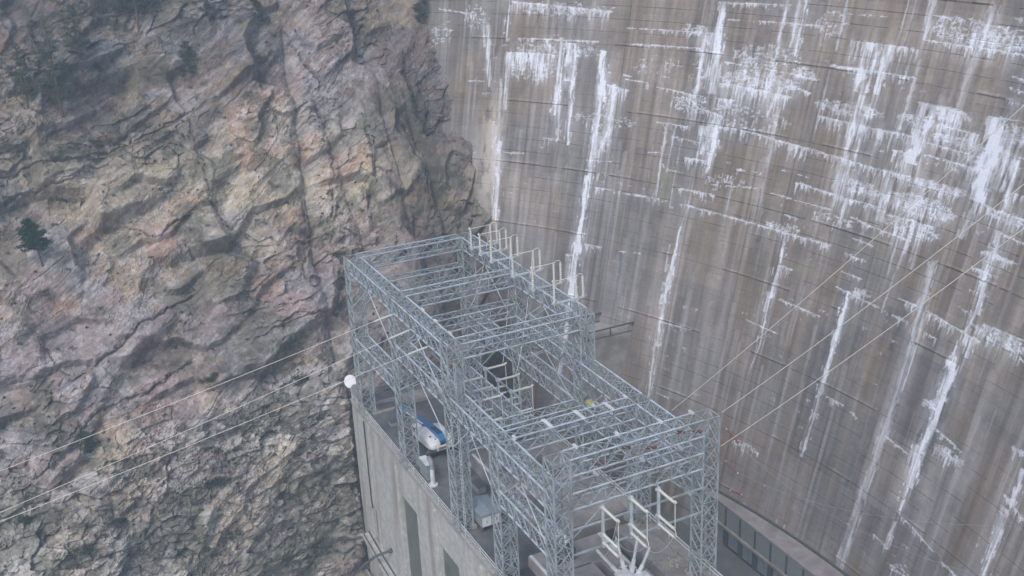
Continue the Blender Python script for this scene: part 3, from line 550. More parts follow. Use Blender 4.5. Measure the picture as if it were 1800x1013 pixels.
# raised slab with two long equipment slots
def slab(mb_, x0, x1, y0, y1, z0, z1, holes):
    holes = sorted(holes, key=lambda h: h[0]); xs_ = sorted({x0, x1, *[h[0] for h in holes], *[h[1] for h in holes]})
    for a, b in zip(xs_[:-1], xs_[1:]):
        hs = sorted([h for h in holes if h[0] <= a and h[1] >= b], key=lambda h: h[2]); y = y0
        for h in hs:
            mb_.box(a, b, y, h[2], z0, z1); y = h[3]
        mb_.box(a, b, y, y1, z0, z1)
mb = MB(); slab(mb, -94.6, -77.3, 39.41, 48.1, -60.29, -58.5, [(-90.8, -86.0, 44.6, 45.9), (-84.4, -78.9, 40.4, 41.7)]); loc(mb, 'raised_slab', M['pad'], ph)
mb = MB(); slab(mb, -75.9, -30, 36.6, 44.2, -60.29, -58.9, [(-72, -64, 41.2, 41.9)]); loc(mb, 'raised_slab', M['pad'], ph)
mb = MB(); slab(mb, -75.4, -30, 45.4, 48.1, -60.29, -58.5, [(-66, -60, 46.0, 46.8)]); loc(mb, 'raised_slab', M['pad'], ph)
mb = MB(); mb.box(-77.29, -75.91, 39.41, 48.1, -60.29, -60.0); mb.box(-75.9, -30, 33.5 + .77, 36.59, -60.292, -60.04); mb.box(-75.39, -30, 44.21, 45.39, -60.29, -60.1); loc(mb, 'trench_floor', M['darkhole'], ph)
mb = MB(); mb.box(-96, -30, 48.11, 49.4, -60.29, -58.28); loc(mb, 'edge_kerb', M['concrete'], ph, bevel=.04)
mb = MB()
for x0, x1, y0, y1 in ((-94.5, -77.4, 39.5, 39.75), (-75.8, -60, 36.7, 36.95), (-75.8, -60, 43.8, 44.05)): mb.box(x0, x1, y0, y1, -58.89 if x0 > -80 else -58.49, -58.80 if x0 > -80 else -58.40)
loc(mb, 'slab_edging', M['offwhite'], ph)
# joints, drains and small steps on the roof deck
for x in (-111.2, -107.0, -103.0, -99, -88, -84):
    mb = MB(); mb.box(x - .06, x + .06, WV + .8, 39.2, -60.05, -60.035); loc(mb, 'deck_joint', M['steel_dark'], ph)
mb = MB(); mb.box(-111.6, -111.2, 34.4, 37.2, -60.046, -59.8); mb.box(-114.0, -113.6, 35.4, 38.6, -60.046, -59.75); mb.box(-114, -111.7, 38.8, 46, -60.046, -59.6); loc(mb, 'kerb_strip', M['pad'], ph)
mb = MB(); mb.box(-77.2, -60, 38.1, 38.25, -58.89, -58.86); mb.box(-68.3, -68.15, 37, 41, -58.89, -58.86); mb.box(-64.2, -64.05, 37, 41, -58.89, -58.86); mb.box(-72.3, -72.15, 37, 41, -58.89, -58.86); loc(mb, 'slab_joint', M['steel_dark'], ph)

# handrails
def railing(name, pts, h, step, label, z2=.5, m='rail'):
    o = empty(name, pts[0], label, 'railing'); O = Vector(pts[0])
    r = MB()
    for hh in (h, h * z2): r.tube([Vector(p) + Vector((0, 0, hh)) - O for p in pts], .05, 6)
    r.build('rail', M[m], o)
    n = 0
    for a, b in zip(pts[:-1], pts[1:]):
        a = Vector(a); b = Vector(b); k = max(1, int((b - a).length / step))
        for i in range(k + (1 if b == Vector(pts[-1]) else 0)):
            p = a + (b - a) * i / k - O; q = MB(); q.tube([p, p + Vector((0, 0, h))], .03, 6); q.build('post', M[m], o); n += 1
railing('handrail', [(-116.3, WV + .1, -60.0), (-40, WV + .1, -60.0)], .85, 3.2, 'bright twin-rail handrail along the top of the panelled concrete side wall', .6)
railing('handrail', [(-96, 48.6, -58.28), (-40, 48.6, -58.28)], .95, 3.0, 'twin-rail handrail on the kerb facing the dam, beside the lower yard', .6)
railing('handrail', [(-116.2, WV + .9, -60.05), (-116.2, 46.5, -60.05)], 1.1, 2.2, 'short dark handrail at the rock end of the powerhouse roof', .5, 'greypaint')

# ================================================================== GALLERY AT THE DAM FOOT
FV = 66.3
ga = empty('dam_foot_gallery', (-85, FV, -74), 'long grey gallery with dark posts and window strip at the foot of the dam', 'building')
gl = lambda mb_, n_, m_, **k: loc(mb_, n_, m_, ga, (-85, FV, -74), **k)
mb = MB(); mb.box(-118, -40, FV, FV + .4, -71.3, -68.9); gl(mb, 'upper_wall', M['greypaint'])
mb = MB(); mb.box(-118, -40, FV - .25, FV + .4, -71.62, -71.302); gl(mb, 'sill', M['concrete'])
mb = MB(); mb.box(-118, -40, FV + .05, FV + .4, -74, -71.622); gl(mb, 'window_strip', M['glass'])
for i in range(30):
    x = -117 + i * 2.6
    mb = MB(); mb.box(x - .10, x + .10, FV - .12, FV - .002, -71.2, -68.95); gl(mb, 'post', M['steel_dark'])
    mb = MB(); mb.box(x - .35, x + .35, FV - .06, FV + .048, -73.99, -71.63); gl(mb, 'pier', M['steel_dark'])
    mb = MB(); mb.box(x + .55, x + 1.5, FV - .02, FV + .047, -73.6, -71.9); mb.box(x + 1.62, x + 2.1, FV - .02, FV + .046, -73.6, -71.9); gl(mb, 'pane', M['bluegrey'])
mb = MB()
P_ = [(-118, FV - .1)] + [(-40, FV - .1)]
arc = []
for i in range(41):
    x = -40 - 78 * i / 40
    y = VC + math.sqrt(max(0, (Rz(-68.9) - .02) ** 2 - (x - UC) ** 2)); arc.append((x, max(y, FV + .1)))
mb.prism([(x, y) for x, y in P_ + arc], 2, -68.895, -68.6)
gl(mb, 'roof_slab', M['pad'])
mb = MB()
for a, b in zip(arc[:-1], arc[1:]): mb.bar((a[0], a[1] - .05, -68.5), (b[0], b[1] - .05, -68.5), .22)  # dark strip stands in for the shadowy gap against the dam
gl(mb, 'rim_gap', M['steel_dark'])

# concrete block house against the dam behind the gantry
bh = empty('block_house', (-107.5, 63.0, -74), 'plain concrete block with dark railed top against the dam face, behind the gantry', 'building')
mb = MB(); mb.box(-3.2, 1.6, -2.6, 4.2, 0, 19.2); mb.build('block', M['concrete'], bh, bevel=.05)
mb = MB()
for z in (19.25, 20.3):
    for a, b in (((-3.1, -2.5), (1.5, -2.5)), ((1.5, -2.5), (1.5, 4)), ((-3.1, -2.5), (-3.1, 4))): mb.bar((*a, z), (*b, z), .16)
for p in ((-3.1, -2.5), (-.8, -2.5), (1.5, -2.5), (1.5, .6), (1.5, 3.8)): mb.bar((*p, 19.25), (*p, 20.4), .14)
mb.build('top_rail', M['steel_dark'], bh)

# ================================================================== STEEL GANTRY
ST = [(-113.2, -111.7), (-99.5, -98.0), (-85.7, -84.2), (-75.9, -74.4), (-65.8, -64.3)]
VL_, VR_ = (33.4, 34.9), (47.2, 48.7)
gn = empty('steel_gantry', (-90, 41, -60), 'large galvanised lattice switchyard gantry standing over the powerhouse roof', 'gantry')
GO = (-90, 41, -60)
CH, BR = .17, .082
def lattice(axis, lo, hi, ca, cb, name, pitch=None, ch=CH, br=BR, m='steel', org=GO, parent=gn, zig=False):
    """box lattice along axis; ca, cb = (lo, hi) of the two cross axes in axis order"""
    mb_ = MB(); oth = [i for i in range(3) if i != axis]
    def P(t, i, j):
        q = [0, 0, 0]; q[axis] = t; q[oth[0]] = ca[i]; q[oth[1]] = cb[j]; return tuple(q)
    for i in (0, 1):
        for j in (0, 1): mb_.angle(P(lo, i, j), P(hi, i, j), ch)
    nch = len(mb_.f); L = hi - lo; pitch = pitch or max(ca[1] - ca[0], cb[1] - cb[0]) * 1.0
    n = max(2, round(L / pitch)); d = L / n
    faces = [((0, 0), (1, 0)), ((0, 1), (1, 1)), ((0, 0), (0, 1)), ((1, 0), (1, 1))]
    for fi, (a, b) in enumerate(faces):
        for k in range(n):
            t0 = lo + k * d; t1 = t0 + d; tm = t0 + d / 2
            if zig:
                mb_.angle(P(t0, *a), P(tm, *b), br); mb_.angle(P(tm, *b), P(t1, *a), br)
            else:
                mb_.angle(P(t0, *a), P(t1, *b), br); mb_.angle(P(t0, *b), P(t1, *a), br)
            if k % 2 == 0: mb_.angle(P(t0, *a), P(t0, *b), br)
            g = .17; q = P(t0 + (0 if not zig else d / 2), *(a if not zig else b)); mb_.box(q[0] - g * (1 if axis == 0 else .1) - .03, q[0] + g * (1 if axis == 0 else .1) + .03, q[1] - g * (1 if axis == 1 else .1) - .03, q[1] + g * (1 if axis == 1 else .1) + .03, q[2] - g * .55, q[2] + g * .55)
        mb_.angle(P(hi, *a), P(hi, *b), br * 1.2); mb_.angle(P(lo, *a), P(lo, *b), br * 1.2)
    return loc(mb_, name, M[m], parent, org, split=(nch, M['brace']))
T1, T2, T3, TD, T4 = -40.7, -45.7, -50.2, -42.7, -44.2
DP = 1.45
# towers
for si, zt in enumerate((T1, T1, T1, T2, TD)):
    for side, vv_ in enumerate((VL_, VR_)):
        zb = -60.04 if side == 0 else (-58.3 if si == 4 else (-60.04 if si < 2 else -58.5))
        lattice(2, zb, zt, ST[si], vv_, 'lattice_tower', 1.3, .125, .075, m='leg')
# longitudinal beams
def BX(x0, x1, vv_, zt, **k): lattice(0, x0, x1, vv_, (zt - DP, zt), 'lattice_beam', **k)
def BY(y0, y1, uu, zt, dp=DP, **k): lattice(1, y0, y1, uu, (zt - dp, zt), 'lattice_beam', **k)
e = .0
for a, b in ((0, 1), (1, 2)):
    BX(ST[a][1], ST[b][0], VL_, T1); BX(ST[a][1], ST[b][0], VR_, T1)
for a, b in ((1, 2), (2, 3), (3, 4)):
    BX(ST[a][1], ST[b][0], VL_, T2); BX(ST[a][1], ST[b][0], VR_, T2)
BX(ST[0][1], ST[1][0], VL_, T3); BX(ST[3][1], ST[4][0], VL_, T3)
BX(ST[0][1], ST[1][0], VR_, T3); BX(ST[1][1], ST[2][0], VR_, T3); BX(ST[2][1], ST[3][0], VR_, T3)
BX(ST[1][1], ST[2][0], (40.0, 41.5), T3)
# cross beams
for s in (0, 1, 2): BY(VL_[1], VR_[0], ST[s], T1)
BY(VL_[1], VR_[0], ST[0], T4); BY(VL_[1], VR_[0], ST[1], T4)
BY(VL_[1], VR_[0], ST[2], T3)
BY(VL_[1], VR_[0], ST[3], T2); BY(VL_[1], VR_[0], ST[4], T2); BY(VL_[1], VR_[0], ST[4], TD)
BX(ST[3][1], ST[4][0], VR_, T3 + 1.1)
for (y0, y1, z0, uu) in ((34.9, 47.2, -48.9, -64.3), (34.9, 47.2, -51.2, -64.3)):
    mb = MB(); mb.bar((uu, y0, z0), (uu, y1, z0), .14); loc(mb, 'cross_channel', M['brace'], gn, GO)
for s, zt in ((2, T1), (3, T2), (4, T2)):
    for u_ in ST[s]:
        for y0, y1 in ((VL_[1], 38.2), (VR_[0], 43.9)): mb = MB(); mb.angle((u_, y0, zt - DP - 2.6), (u_, y1, zt - DP), .085); loc(mb, 'portal_brace', M['brace'], gn, GO)
# knee braces, one mesh per tower line
for side, vv_ in enumerate((VL_, VR_)):
    for a, b in ((0, 1), (1, 2)):
        mb = MB(); mid = (ST[a][1] + ST[b][0]) / 2
        for y in vv_:
            mb.angle((mid, y, T1 - DP), (ST[a][1], y, T1 - DP - 4.2), .09); mb.angle((mid, y, T1 - DP), (ST[b][0], y, T1 - DP - 4.2), .09)
        loc(mb, 'knee_brace', M['steel'], gn, GO)
    for a, b in ((1, 2), (2, 3), (3, 4)):
        mb = MB(); mid = (ST[a][1] + ST[b][0]) / 2
        for y in vv_:
            mb.angle((mid, y, T2 - DP), (ST[a][1], y, T2 - DP - 3.6), .085); mb.angle((mid, y, T2 - DP), (ST[b][0], y, T2 - DP - 3.6), .085)
        loc(mb, 'knee_brace', M['steel'], gn, GO)
# platforms across the near cross beam and small lugs on the top chords
for v0 in (38.7, 41.85, 44.85):
    mb = MB(); mb.box(-76.05, -74.25, v0 - .17, v0 + .17, T2 + .07, T2 + .14); loc(mb, 'cross_plate', M['offwhite'], gn, GO)
for x, y, z in ((-93.5, 34.9, T1), (-90.2, 34.9, T1), (-86.8, 34.9, T1), (-65.8, 36.2, TD), (-65.8, 40, TD), (-65.8, 44, TD), (-65.8, 47, TD), (-65.8, 38, T2), (-65.8, 42.3, T2), (-65.8, 46, T2), (-74.4, 35.1, T2), (-75.9, 47, T2)):
    mb = MB(); mb.box(x - .3, x + .3, y - .1, y + .1, z + .07, z + .26); loc(mb, 'mounting_lug', M['offwhite'], gn, GO)
# ladder on a tower and step bolts
mb = MB()
for x in (-84.0, -83.6): mb.bar((x, 33.9, -60), (x, 33.9, -42), .05)
for i in range(45): mb.bar((-84.0, 33.9, -59.8 + i * .4), (-83.6, 33.9, -59.8 + i * .4), .03)
loc(mb, 'ladder', M['steel'], gn, GO)
for s, vv_ in ((0, VL_), (1, VL_), (2, VL_), (3, VL_), (2, VR_), (3, VR_), (4, VR_)):
    mb = MB()
    for u_ in ST[s]:
        for v_ in vv_: mb.box(u_ - .28, u_ + .28, v_ - .28, v_ + .28, -60.045 if vv_ is VL_ else -58.5, -59.7 if vv_ is VL_ else -58.15)
    loc(mb, 'tower_footing', M['concrete'], gn, GO)

# ================================================================== DISCONNECT SWITCHES
def insul(mb_, a, b, r, n=12, sheds=9):
    a = Vector(a); b = Vector(b); pts = []; rs = []
    for i in range(sheds):
        for f, k in ((0.0, .62), (.35, 1.0), (.5, 1.0), (.8, .62)):
            t = (i + f) / sheds; pts.append(a + (b - a) * t); rs.append(r * k)
    pts.append(b); rs.append(r * .62); mb_.tube(pts, rs, n)
def switch_proto():
    r = empty('disconnect_switch', (0, 0, 0), None, 'switch')
    b = MB(); b.box(-.09, .09, -.25, 3.35, -.16, 0.0); b.box(-.22, .22, -.12, .12, -.26, -.162); b.box(-.22, .22, 2.3, 2.54, -.26, -.162); ch = [b.build('base_channel', M['steel'], r)]
    for y, h in ((0, 2.0), (2.42, 2.0), (3.2, 2.0)):
        i_ = MB(); insul(i_, (0, y, .12), (0, y, h), .13); i_.tube([(0, y, 0), (0, y, .12)], .16, 10); i_.tube([(0, y, h), (0, y, h + .12)], .11, 10)
        ch.append(i_.build('post_insulator', M['porcelain'], r, smooth=False))
    b = MB(); b.tube([(0, -.25, 2.2), (0, 2.55, 2.24)], .035, 8); b.tube([(0, 2.42, 2.24), (0, 2.75, 2.42), (0, 3.05, 2.4), (0, 3.25, 2.2)], .028, 6)
    b.tube([(0, -.1, 2.12), (0, -.1, 2.36)], .09, 8); ch.append(b.build('blade', M['wire'], r))
    b = MB(); b.tube([(0, 3.3, -.05), (0.15, 3.55, .1), (0.1, 3.2, .45)], .035, 6); ch.append(b.build('crank_arm', M['steel'], r))
    return r, ch
sw, swc = switch_proto(); used = False
def put_switch(l_, rot, label, group):
    global used
    if not used:
        sw.location = l_; sw.rotation_euler = rot; tag(sw, label, 'switch', group); used = True
    else:
        r = copy_tree(sw, swc, l_, label, rot); r['category'] = 'switch'; r['group'] = group
tops = [(-107.2, 46.4), (-104.8, 46.4), (-102.0, 46.4), (-96.8, 46.4), (-92.3, 46.4), (-87.8, 46.4)]
nm = ['white post switch on the far right top beam, closest to the rock', 'white post switch on the top beam, second from the rock', 'white post switch on the top beam, third from the rock, before the wider gap',
      'white post switch on the top beam, just after the wider gap', 'white post switch on the top beam, second from its near end', 'white post switch at the near end of the top beam, before the white streak']
for (x, y), l_ in zip(tops, nm): put_switch((x, y, -40.38), (0, 0, 0), l_, 'upright switches in a row on the top beam')
# wall-mounted ones on the near face: base hangs down, posts point towards +X
side_rot = Matrix(((0, 0, 1), (1, 0, 0), (0, 1, 0)))       # local x->Y, y->Z, z->X
side_rot = Matrix(((0, 0, 1), (-1, 0, 0), (0, -1, 0)))     # local y-> -Z, z-> X, x-> -Y
e_side = side_rot.to_euler()
for v0, l_ in ((37.6, 'leftmost of three switches with diagonal white insulators hung below the near beam'), (40.2, 'middle of three switches with diagonal white insulators hung below the near beam'),
               (42.8, 'rightmost of three switches with diagonal white insulators hung below the near beam')):
    put_switch((-64.05, v0, -47.6), e_side, l_, 'switches hung below the near cross beam')
mid_rot = Matrix(((1, 0, 0), (0, 0, 1), (0, -1, 0))).to_euler()     # z -> Y, y -> -Z
for x, y, z, l_ in ((-94.2, 41.6, -48.9, 'switch with level white insulators in the gantry bay, farthest of the right-hand three'), (-91.2, 41.6, -48.9, 'switch with level white insulators in the gantry bay, middle of the right-hand three'),
                    (-88.2, 41.6, -48.9, 'switch with level white insulators in the gantry bay, nearest of the right-hand three'),
                    (-91.0, 37.4, -48.0, 'switch with level white insulators in the gantry bay, farthest of the left-hand three'), (-88.6, 37.4, -48.0, 'switch with level white insulators in the gantry bay, middle of the left-hand three'),
                    (-86.4, 37.4, -48.0, 'switch with level white insulators in the gantry bay, nearest of the left-hand three')):
    put_switch((x, y, z), mid_rot, l_, 'sideways switches inside the gantry bay')
# hangers that carry the side and mid switches belong to the gantry
for v0 in (37.6, 40.2, 42.8):
    mb = MB(); mb.bar((-64.3, v0, T2 - DP), (-64.3, v0, -51.2), .11); loc(mb, 'switch_hanger', M['brace'], gn, GO)
mb = MB()
for x in (-94.2, -91.2, -88.2): mb.bar((x, 41.45, T3 + 1.4), (x, 41.45, -52.4), .11)
mb.bar((-98, 41.45, T3 + 1.45), (-85.7, 41.45, T3 + 1.45), .12); loc(mb, 'switch_hanger', M['brace'], gn, GO); mb = MB()
for x in (-91.0, -88.6, -86.4): mb.bar((x, 37.25, -47.6), (x, 37.25, -51.6), .11)
mb.bar((-98, 37.25, -47.55), (-85.7, 37.25, -47.55), .12); mb.bar((-98, 37.25, -51.4), (-85.7, 37.25, -51.4), .12)
loc(mb, 'switch_hanger', M['brace'], gn, GO)

# ================================================================== LINE INSULATORS AND CONDUCTORS
def wire(a, b, sag, r, label, grp):
    a = Vector(a); b = Vector(b); mb_ = MB(); n = 28
    pts = [(b - a) * (i / n) - Vector((0, 0, 4 * sag * (i / n) * (1 - i / n))) for i in range(n + 1)]
    mb_.tube(pts, r, 5); o = mb_.build('conductor', M['wire'] if r > .01 else M['brace']); o.location = a
    return tag(o, label, 'power line', grp)
def strain(a, b, r, label, grp, m='porcelain', sheds=12):
    a = Vector(a); b = Vector(b); o = empty('strain_insulator', a, label, 'insulator', grp)
    mb_ = MB(); d = (b - a); insul(mb_, d * .08, d * .92, r, 10, sheds); mb_.build('sheds', M[m], o)
    mb_ = MB(); mb_.tube([Vector((0, 0, 0)), d * .08], .04, 6); mb_.build('end_fitting', M['steel'], o)
    mb_ = MB(); mb_.tube([d * .92, d], .06, 6); mb_.build('end_fitting', M['steel'], o)
WS = [((-97.7, 33.4, -42.15), (-98.0, -15.88, -49.76), 'upper of the three conductors running left from the gantry across the rock'),
      ((-93.1, 33.4, -42.15), (-93.0, -16.03, -51.47), 'middle of the three conductors running left from the gantry across the rock'),
      ((-88.5, 33.4, -42.15), (-88.0, -15.24, -49.0), 'lowest of the three conductors running left from the gantry across the rock')]
NI = ['white strain insulator on the left gantry beam, farthest back of three', 'white strain insulator on the left gantry beam, middle of three', 'white strain insulator on the left gantry beam, nearest of three']
for (s, e_, l_), ni in zip(WS, NI):
    s = Vector(s); e_ = Vector(e_); d = (e_ - s).normalized()
    strain(s, s + d * 2.3, .12, ni, 'white strain insulators on the left beam')
    wire(s + d * 2.3, s + d * (e_ - s).length * 1.9, .9, .025, l_, 'conductors to the left')
WR = [((-71.5, 48.98, -45.5), (-40, 51.6, -10.6), 'uppermost of the three conductors rising to the right in front of the dam'),
      ((-64.3, 48.9, -42.4), (-40, 52.5, -15.2), 'middle of the three conductors rising to the right in front of the dam'),
      ((-64.3, 48.9, -45.5), (-40, 53.0, -17.9), 'lowest of the three conductors rising to the right in front of the dam')]
for s, e_, l_ in WR:
    s = Vector(s); e_ = Vector(e_); wire(s, s + (e_ - s) * 2.2, 1.6, .028, l_, 'conductors to the right')
for s, e_, l_ in (((-64.0, 50.4, -45.6), (-30, 40.6, -29.8), 'thin faint line sagging to the right low across the dam'), ((-64.0, 50.4, -48.2), (-30, 40.2, -27.6), 'thin faint line crossing the sagging one low across the dam')):
    s = Vector(s); e_ = Vector(e_); wire(s, s + (e_ - s) * 1.6, 4.5 if s.z > -47 else 3.2, .009, l_, 'thin lines low across the dam')
for a, b, l_ in (((-64.6, 36.9, -43.7), (-64.6, 38.2, -44.0), 'leftmost red-brown insulator between the two near cross beams'), ((-64.6, 39.6, -43.1), (-64.6, 40.5, -43.3), 'second red-brown insulator from the left between the near cross beams'),
                 ((-64.6, 41.6, -43.7), (-64.6, 43.0, -44.0), 'third red-brown insulator from the left between the near cross beams'), ((-64.6, 44.8, -43.2), (-64.6, 45.6, -43.4), 'second red-brown insulator from the right between the near cross beams'),
                 ((-64.6, 46.2, -43.6), (-64.6, 47.7, -43.9), 'rightmost red-brown insulator between the near cross beams'),
                 ((-64.2, 49.3, -43.9), (-63.6, 50.3, -45.4), 'dark brown insulator string hanging outside the near right tower, upper one'), ((-64.2, 49.3, -46.9), (-63.6, 50.2, -48.1), 'dark brown insulator string hanging outside the near right tower, middle one'),
                 ((-64.2, 49.9, -49.9), (-63.9, 50.9, -50.5), 'dark brown insulator string outside the near right tower, lowest one')):
    strain(a, b, .14 if b[0] < -64.3 else .11, l_, 'brown insulators round the near tower', 'redporc', 8)

def hoist():
    o = empty('chain_hoist', (-83.6, 47.8, -50.1), 'small yellow hoist sitting on the lower right-hand lattice beam', 'hoist')
    b = MB(); b.box(-.45, .45, -.28, .28, 0, .5); b.build('motor', M['yellow'], o, bevel=.05)
    b = MB(); b.tube([(.45, 0, .28), (.85, 0, .28)], .2, 10); b.build('drum', M['offwhite'], o)
    b = MB(); b.bar((0, 0, 0), (0, 0, -1.2), .05); b.tube([(0, 0, -1.2), (.08, 0, -1.4), (0, 0, -1.5)], .04, 6); b.build('hook', M['steel_dark'], o)
hoist()

for i, ((x0, y0, z0), (x1, y1, z1), sg_, l_) in enumerate((((-107.2, 48.8, -38.1), (-104, 44.4, -46), 1.6, 'slack jumper lead dropping from the far end switch into the gantry'), ((-102.0, 48.8, -38.1), (-94.2, 43.5, -48.9), 1.5, 'slack jumper lead dropping from the third top switch'),
        ((-96.8, 48.8, -38.1), (-91.2, 43.5, -48.9), 1.5, 'slack jumper lead dropping from the switch after the wider gap'), ((-87.8, 48.8, -38.1), (-84.5, 48.0, -45.6), .8, 'slack jumper lead dropping from the near end top switch'),
        ((-62.0, 37.6, -47.6), (-68.5, 39.9, -55.6), 1.0, 'jumper lead from the leftmost hung switch down to the circuit breaker'), ((-62.0, 40.2, -50.8), (-69.8, 42.3, -55.6), .8, 'jumper lead from the middle hung switch down to the circuit breaker'),
        ((-62.0, 42.8, -50.8), (-67.6, 44.1, -55.8), .8, 'jumper lead from the right hung switch down to the circuit breaker'))):
    wire((x0, y0, z0), (x1, y1, z1), sg_, .022, l_, 'jumper leads in the switchyard')

# ================================================================== EQUIPMENT ON THE ROOF
def breaker():
    B = (-67.0, 42.3, -58.9)
    o = empty('circuit_breaker', B, 'white circuit breaker with fanned-out pale bushings at the bottom edge, by the gantry tower', 'breaker')
    b = MB()
    for dx in (-1.1, 1.1):
        for dy in (-1.5, 1.5): b.bar((dx, dy, 0), (dx * .9, dy * .9, 1.0), .12)
    b.box(-1.2, 1.2, -1.7, 1.7, 1.0, 1.12); b.build('frame', M['greypaint'], o)
    b = MB(); b.box(-.9, .5, -1.35, -.2, 1.13, 1.75); b.build('cubicle', M['offwhite'], o, bevel=.06)
    b = MB(); b.box(-1.5, -.92, -.9, .9, .3, 1.0); b.build('mechanism_box', M['bluegrey'], o, bevel=.04)
    tips = ((-2.45, -2.25, 3.35), (-3.05, .06, 3.35), (-2.2, 1.7, 3.35), (-.6, 1.9, 3.2))
    roots = ((-1.0, -1.0, 1.45), (-1.3, -.25, 1.5), (-.9, .35, 1.5), (-.2, .6, 1.45))
    for t_, r_ in zip(tips, roots):
        r_ = Vector(r_); t_ = Vector(t_); d = t_ - r_
        b = MB(); b.tube([r_ - d * .25, r_ + d * .02], .26, 14); b.tube([r_ + d * .02, r_ + d * .07], .36, 14); b.tube([r_ + d * .07, r_ + d * .3], .19, 14)
        tk = b.build('tank', M['offwhite'], o)
        b = MB(); insul(b, r_ + d * .3, t_, .17, 12, 14); b.build('bushing', M['offwhite'], o)
        b = MB(); b.tube([t_, t_ + d * .07], .05, 6); b.build('terminal', M['steel'], o)
    b = MB(); b.box(-.2, .9, -.1, 1.2, 1.13, 1.5); b.build('control_box', M['offwhite'], o, bevel=.05)
breaker()
def transformer():
    o = empty('power_transformer', (-74.5, 39.2, -58.9), 'dark round-finned transformer half hidden under the near crossing of lattice beams', 'transformer')
    b = MB(); b.box(-1.2, 1.2, -.9, .9, 0, 1.3); b.build('tank', M['steel_dark'], o, bevel=.08)
    for s in (-1, 1):
        b = MB()
        for i in range(9): b.box(-1.0 + i * .24, -.9 + i * .24, s * 1.0 - .2 * (s < 0), s * 1.0 + .2 * (s > 0), .15, 1.15)
        b.build('radiator', M['greypaint'], o)
    for x in (-.7, 0, .7):
        b = MB(); insul(b, (x, 0, 1.3), (x * 1.2, .1, 2.2), .14, 10, 6); b.build('bushing', M['white'], o)
    b = MB(); b.tube([(-1.1, .5, 1.65), (.4, .5, 1.65)], .28, 14); b.build('conservator', M['white'], o)
transformer()
def crane():
    o = empty('mobile_crane', (-100.2, 37.6, -60.05), 'white mobile crane with blue boom parked on the roof by the left lattice tower', 'crane', rz=0.10)
    b = MB(); b.box(-3.0, 2.0, -1.15, 1.15, .75, 1.15); b.box(-3.3, -3.0, -1.0, 1.0, .6, 1.0); b.build('chassis', M['steel_dark'], o, bevel=.05)
    for x in (-2.2, 1.3):
        for y in (-1.2, 1.2):
            b = MB(); b.tube([(x, y - .22, .6), (x, y + .22, .6)], .6, 20); w_ = b.build('wheel', M['rubber'], o)
            b = MB(); s = 1 if y > 0 else -1; b.tube([(x, y + .21 * s, .6), (x, y + .25 * s, .6)], .32, 14); b.build('rim', M['greypaint'], w_)
    # two rounded white shoulders, sloping towards the tail
    for s, nme in ((-1, 'shoulder'), (1, 'shoulder')):
        pr = [(-1.6, 1.2), (2.1, 1.2), (2.45, 1.45), (2.45, 1.95), (2.1, 2.25), (.4, 2.55), (-.9, 2.6), (-1.6, 2.3)]
        b = MB()
        outer, inner = 1.55 * s, .46 * s
        vs = []; n = len(pr)
        for k, (yy, sc_) in enumerate(((inner, 1.0), (outer * .8, .97), (outer, .80))):
            for x, z in pr: vs.append((x * sc_ if x > 0 else x * sc_, yy, 1.2 + (z - 1.2) * (1.0, .93, .62)[k]))
        fs = [tuple(range(n - 1, -1, -1)), tuple(2 * n + i for i in range(n))]
        for k in (0, 1): fs += [(k * n + i, k * n + (i + 1) % n, (k + 1) * n + (i + 1) % n, (k + 1) * n + i) for i in range(n)]
        b.add(vs, fs); sh = b.build(nme, M['offwhite'], o, bevel=.08)
        if s < 0:
            b = MB(); b.tube([(1.1, -1.0, 2.26), (1.1, -1.0, 2.40)], .12, 10); b.tube([(1.75, -.75, 2.2), (1.75, -.75, 2.34)], .08, 10); b.build('filler_cap', M['rubber'], sh)
    b = MB(); b.prism([(-1.4, -1.3), (-1.4, 1.3), (1.9, 1.3), (2.4, .9), (2.4, -.9), (1.9, -1.3)], 2, 1.152, 1.22); b.build('turntable', M['greypaint'], o)
    b = MB(); b.box(2.42, 2.62, -1.0, 1.0, 1.25, 1.75); cw_ = b.build('counterweight', M['offwhite'], o, bevel=.04)
    b = MB(); b.box(2.622, 2.63, -.8, .1, 1.35, 1.62); b.build('warning_plate', M['rust'], cw_)
    b = MB(); b.prism([(2.0, 1.6), (2.1, 2.1), (1.5, 2.62), (-1.2, 2.62), (-1.2, 1.9)], 1, -.45, .45); hd = b.build('engine_hood', M['blue'], o, bevel=.06)
    for k in range(6):
        b = MB(); b.box(-.2 + k * .3, -.05 + k * .3, -.3, .3, 2.622, 2.66); b.build('louvre', M['rubber'], hd)
    b = MB(); b.prism([(-1.21, 1.95), (-1.21, 2.55), (-4.2, 2.35), (-4.2, 1.9)], 1, -.34, .34); bm_o = b.build('boom', M['blue'], o, bevel=.03)
    b = MB(); b.prism([(-4.21, 1.95), (-4.21, 2.3), (-6.8, 2.2), (-6.8, 1.9)], 1, -.24, .24); b.build('boom_section', M['bluegrey'], bm_o, bevel=.03)
    b = MB()
    for s_ in (-.50, -.42): b.bar((-5.6, s_, 2.3), (-1.6, s_, 2.6), .05)
    for k in range(12): b.bar((-5.4 + k * .33, -.50, 2.315 + k * .025), (-5.4 + k * .33, -.42, 2.315 + k * .025), .05)
    b.build('boom_ladder', M['white'], bm_o)
    for x in (-2.9, 1.9):
        for s_ in (-1, 1):
            b = MB(); b.box(x - .15, x + .15, min(s_ * 1.15, s_ * 2.1), max(s_ * 1.15, s_ * 2.1), .85, 1.05); b.tube([(x, s_ * 2.0, .85), (x, s_ * 2.0, .1)], .08, 8); b.tube([(x, s_ * 2.0, .1), (x, s_ * 2.0, 0)], .28, 12); b.build('outrigger', M['steel_dark'], o)
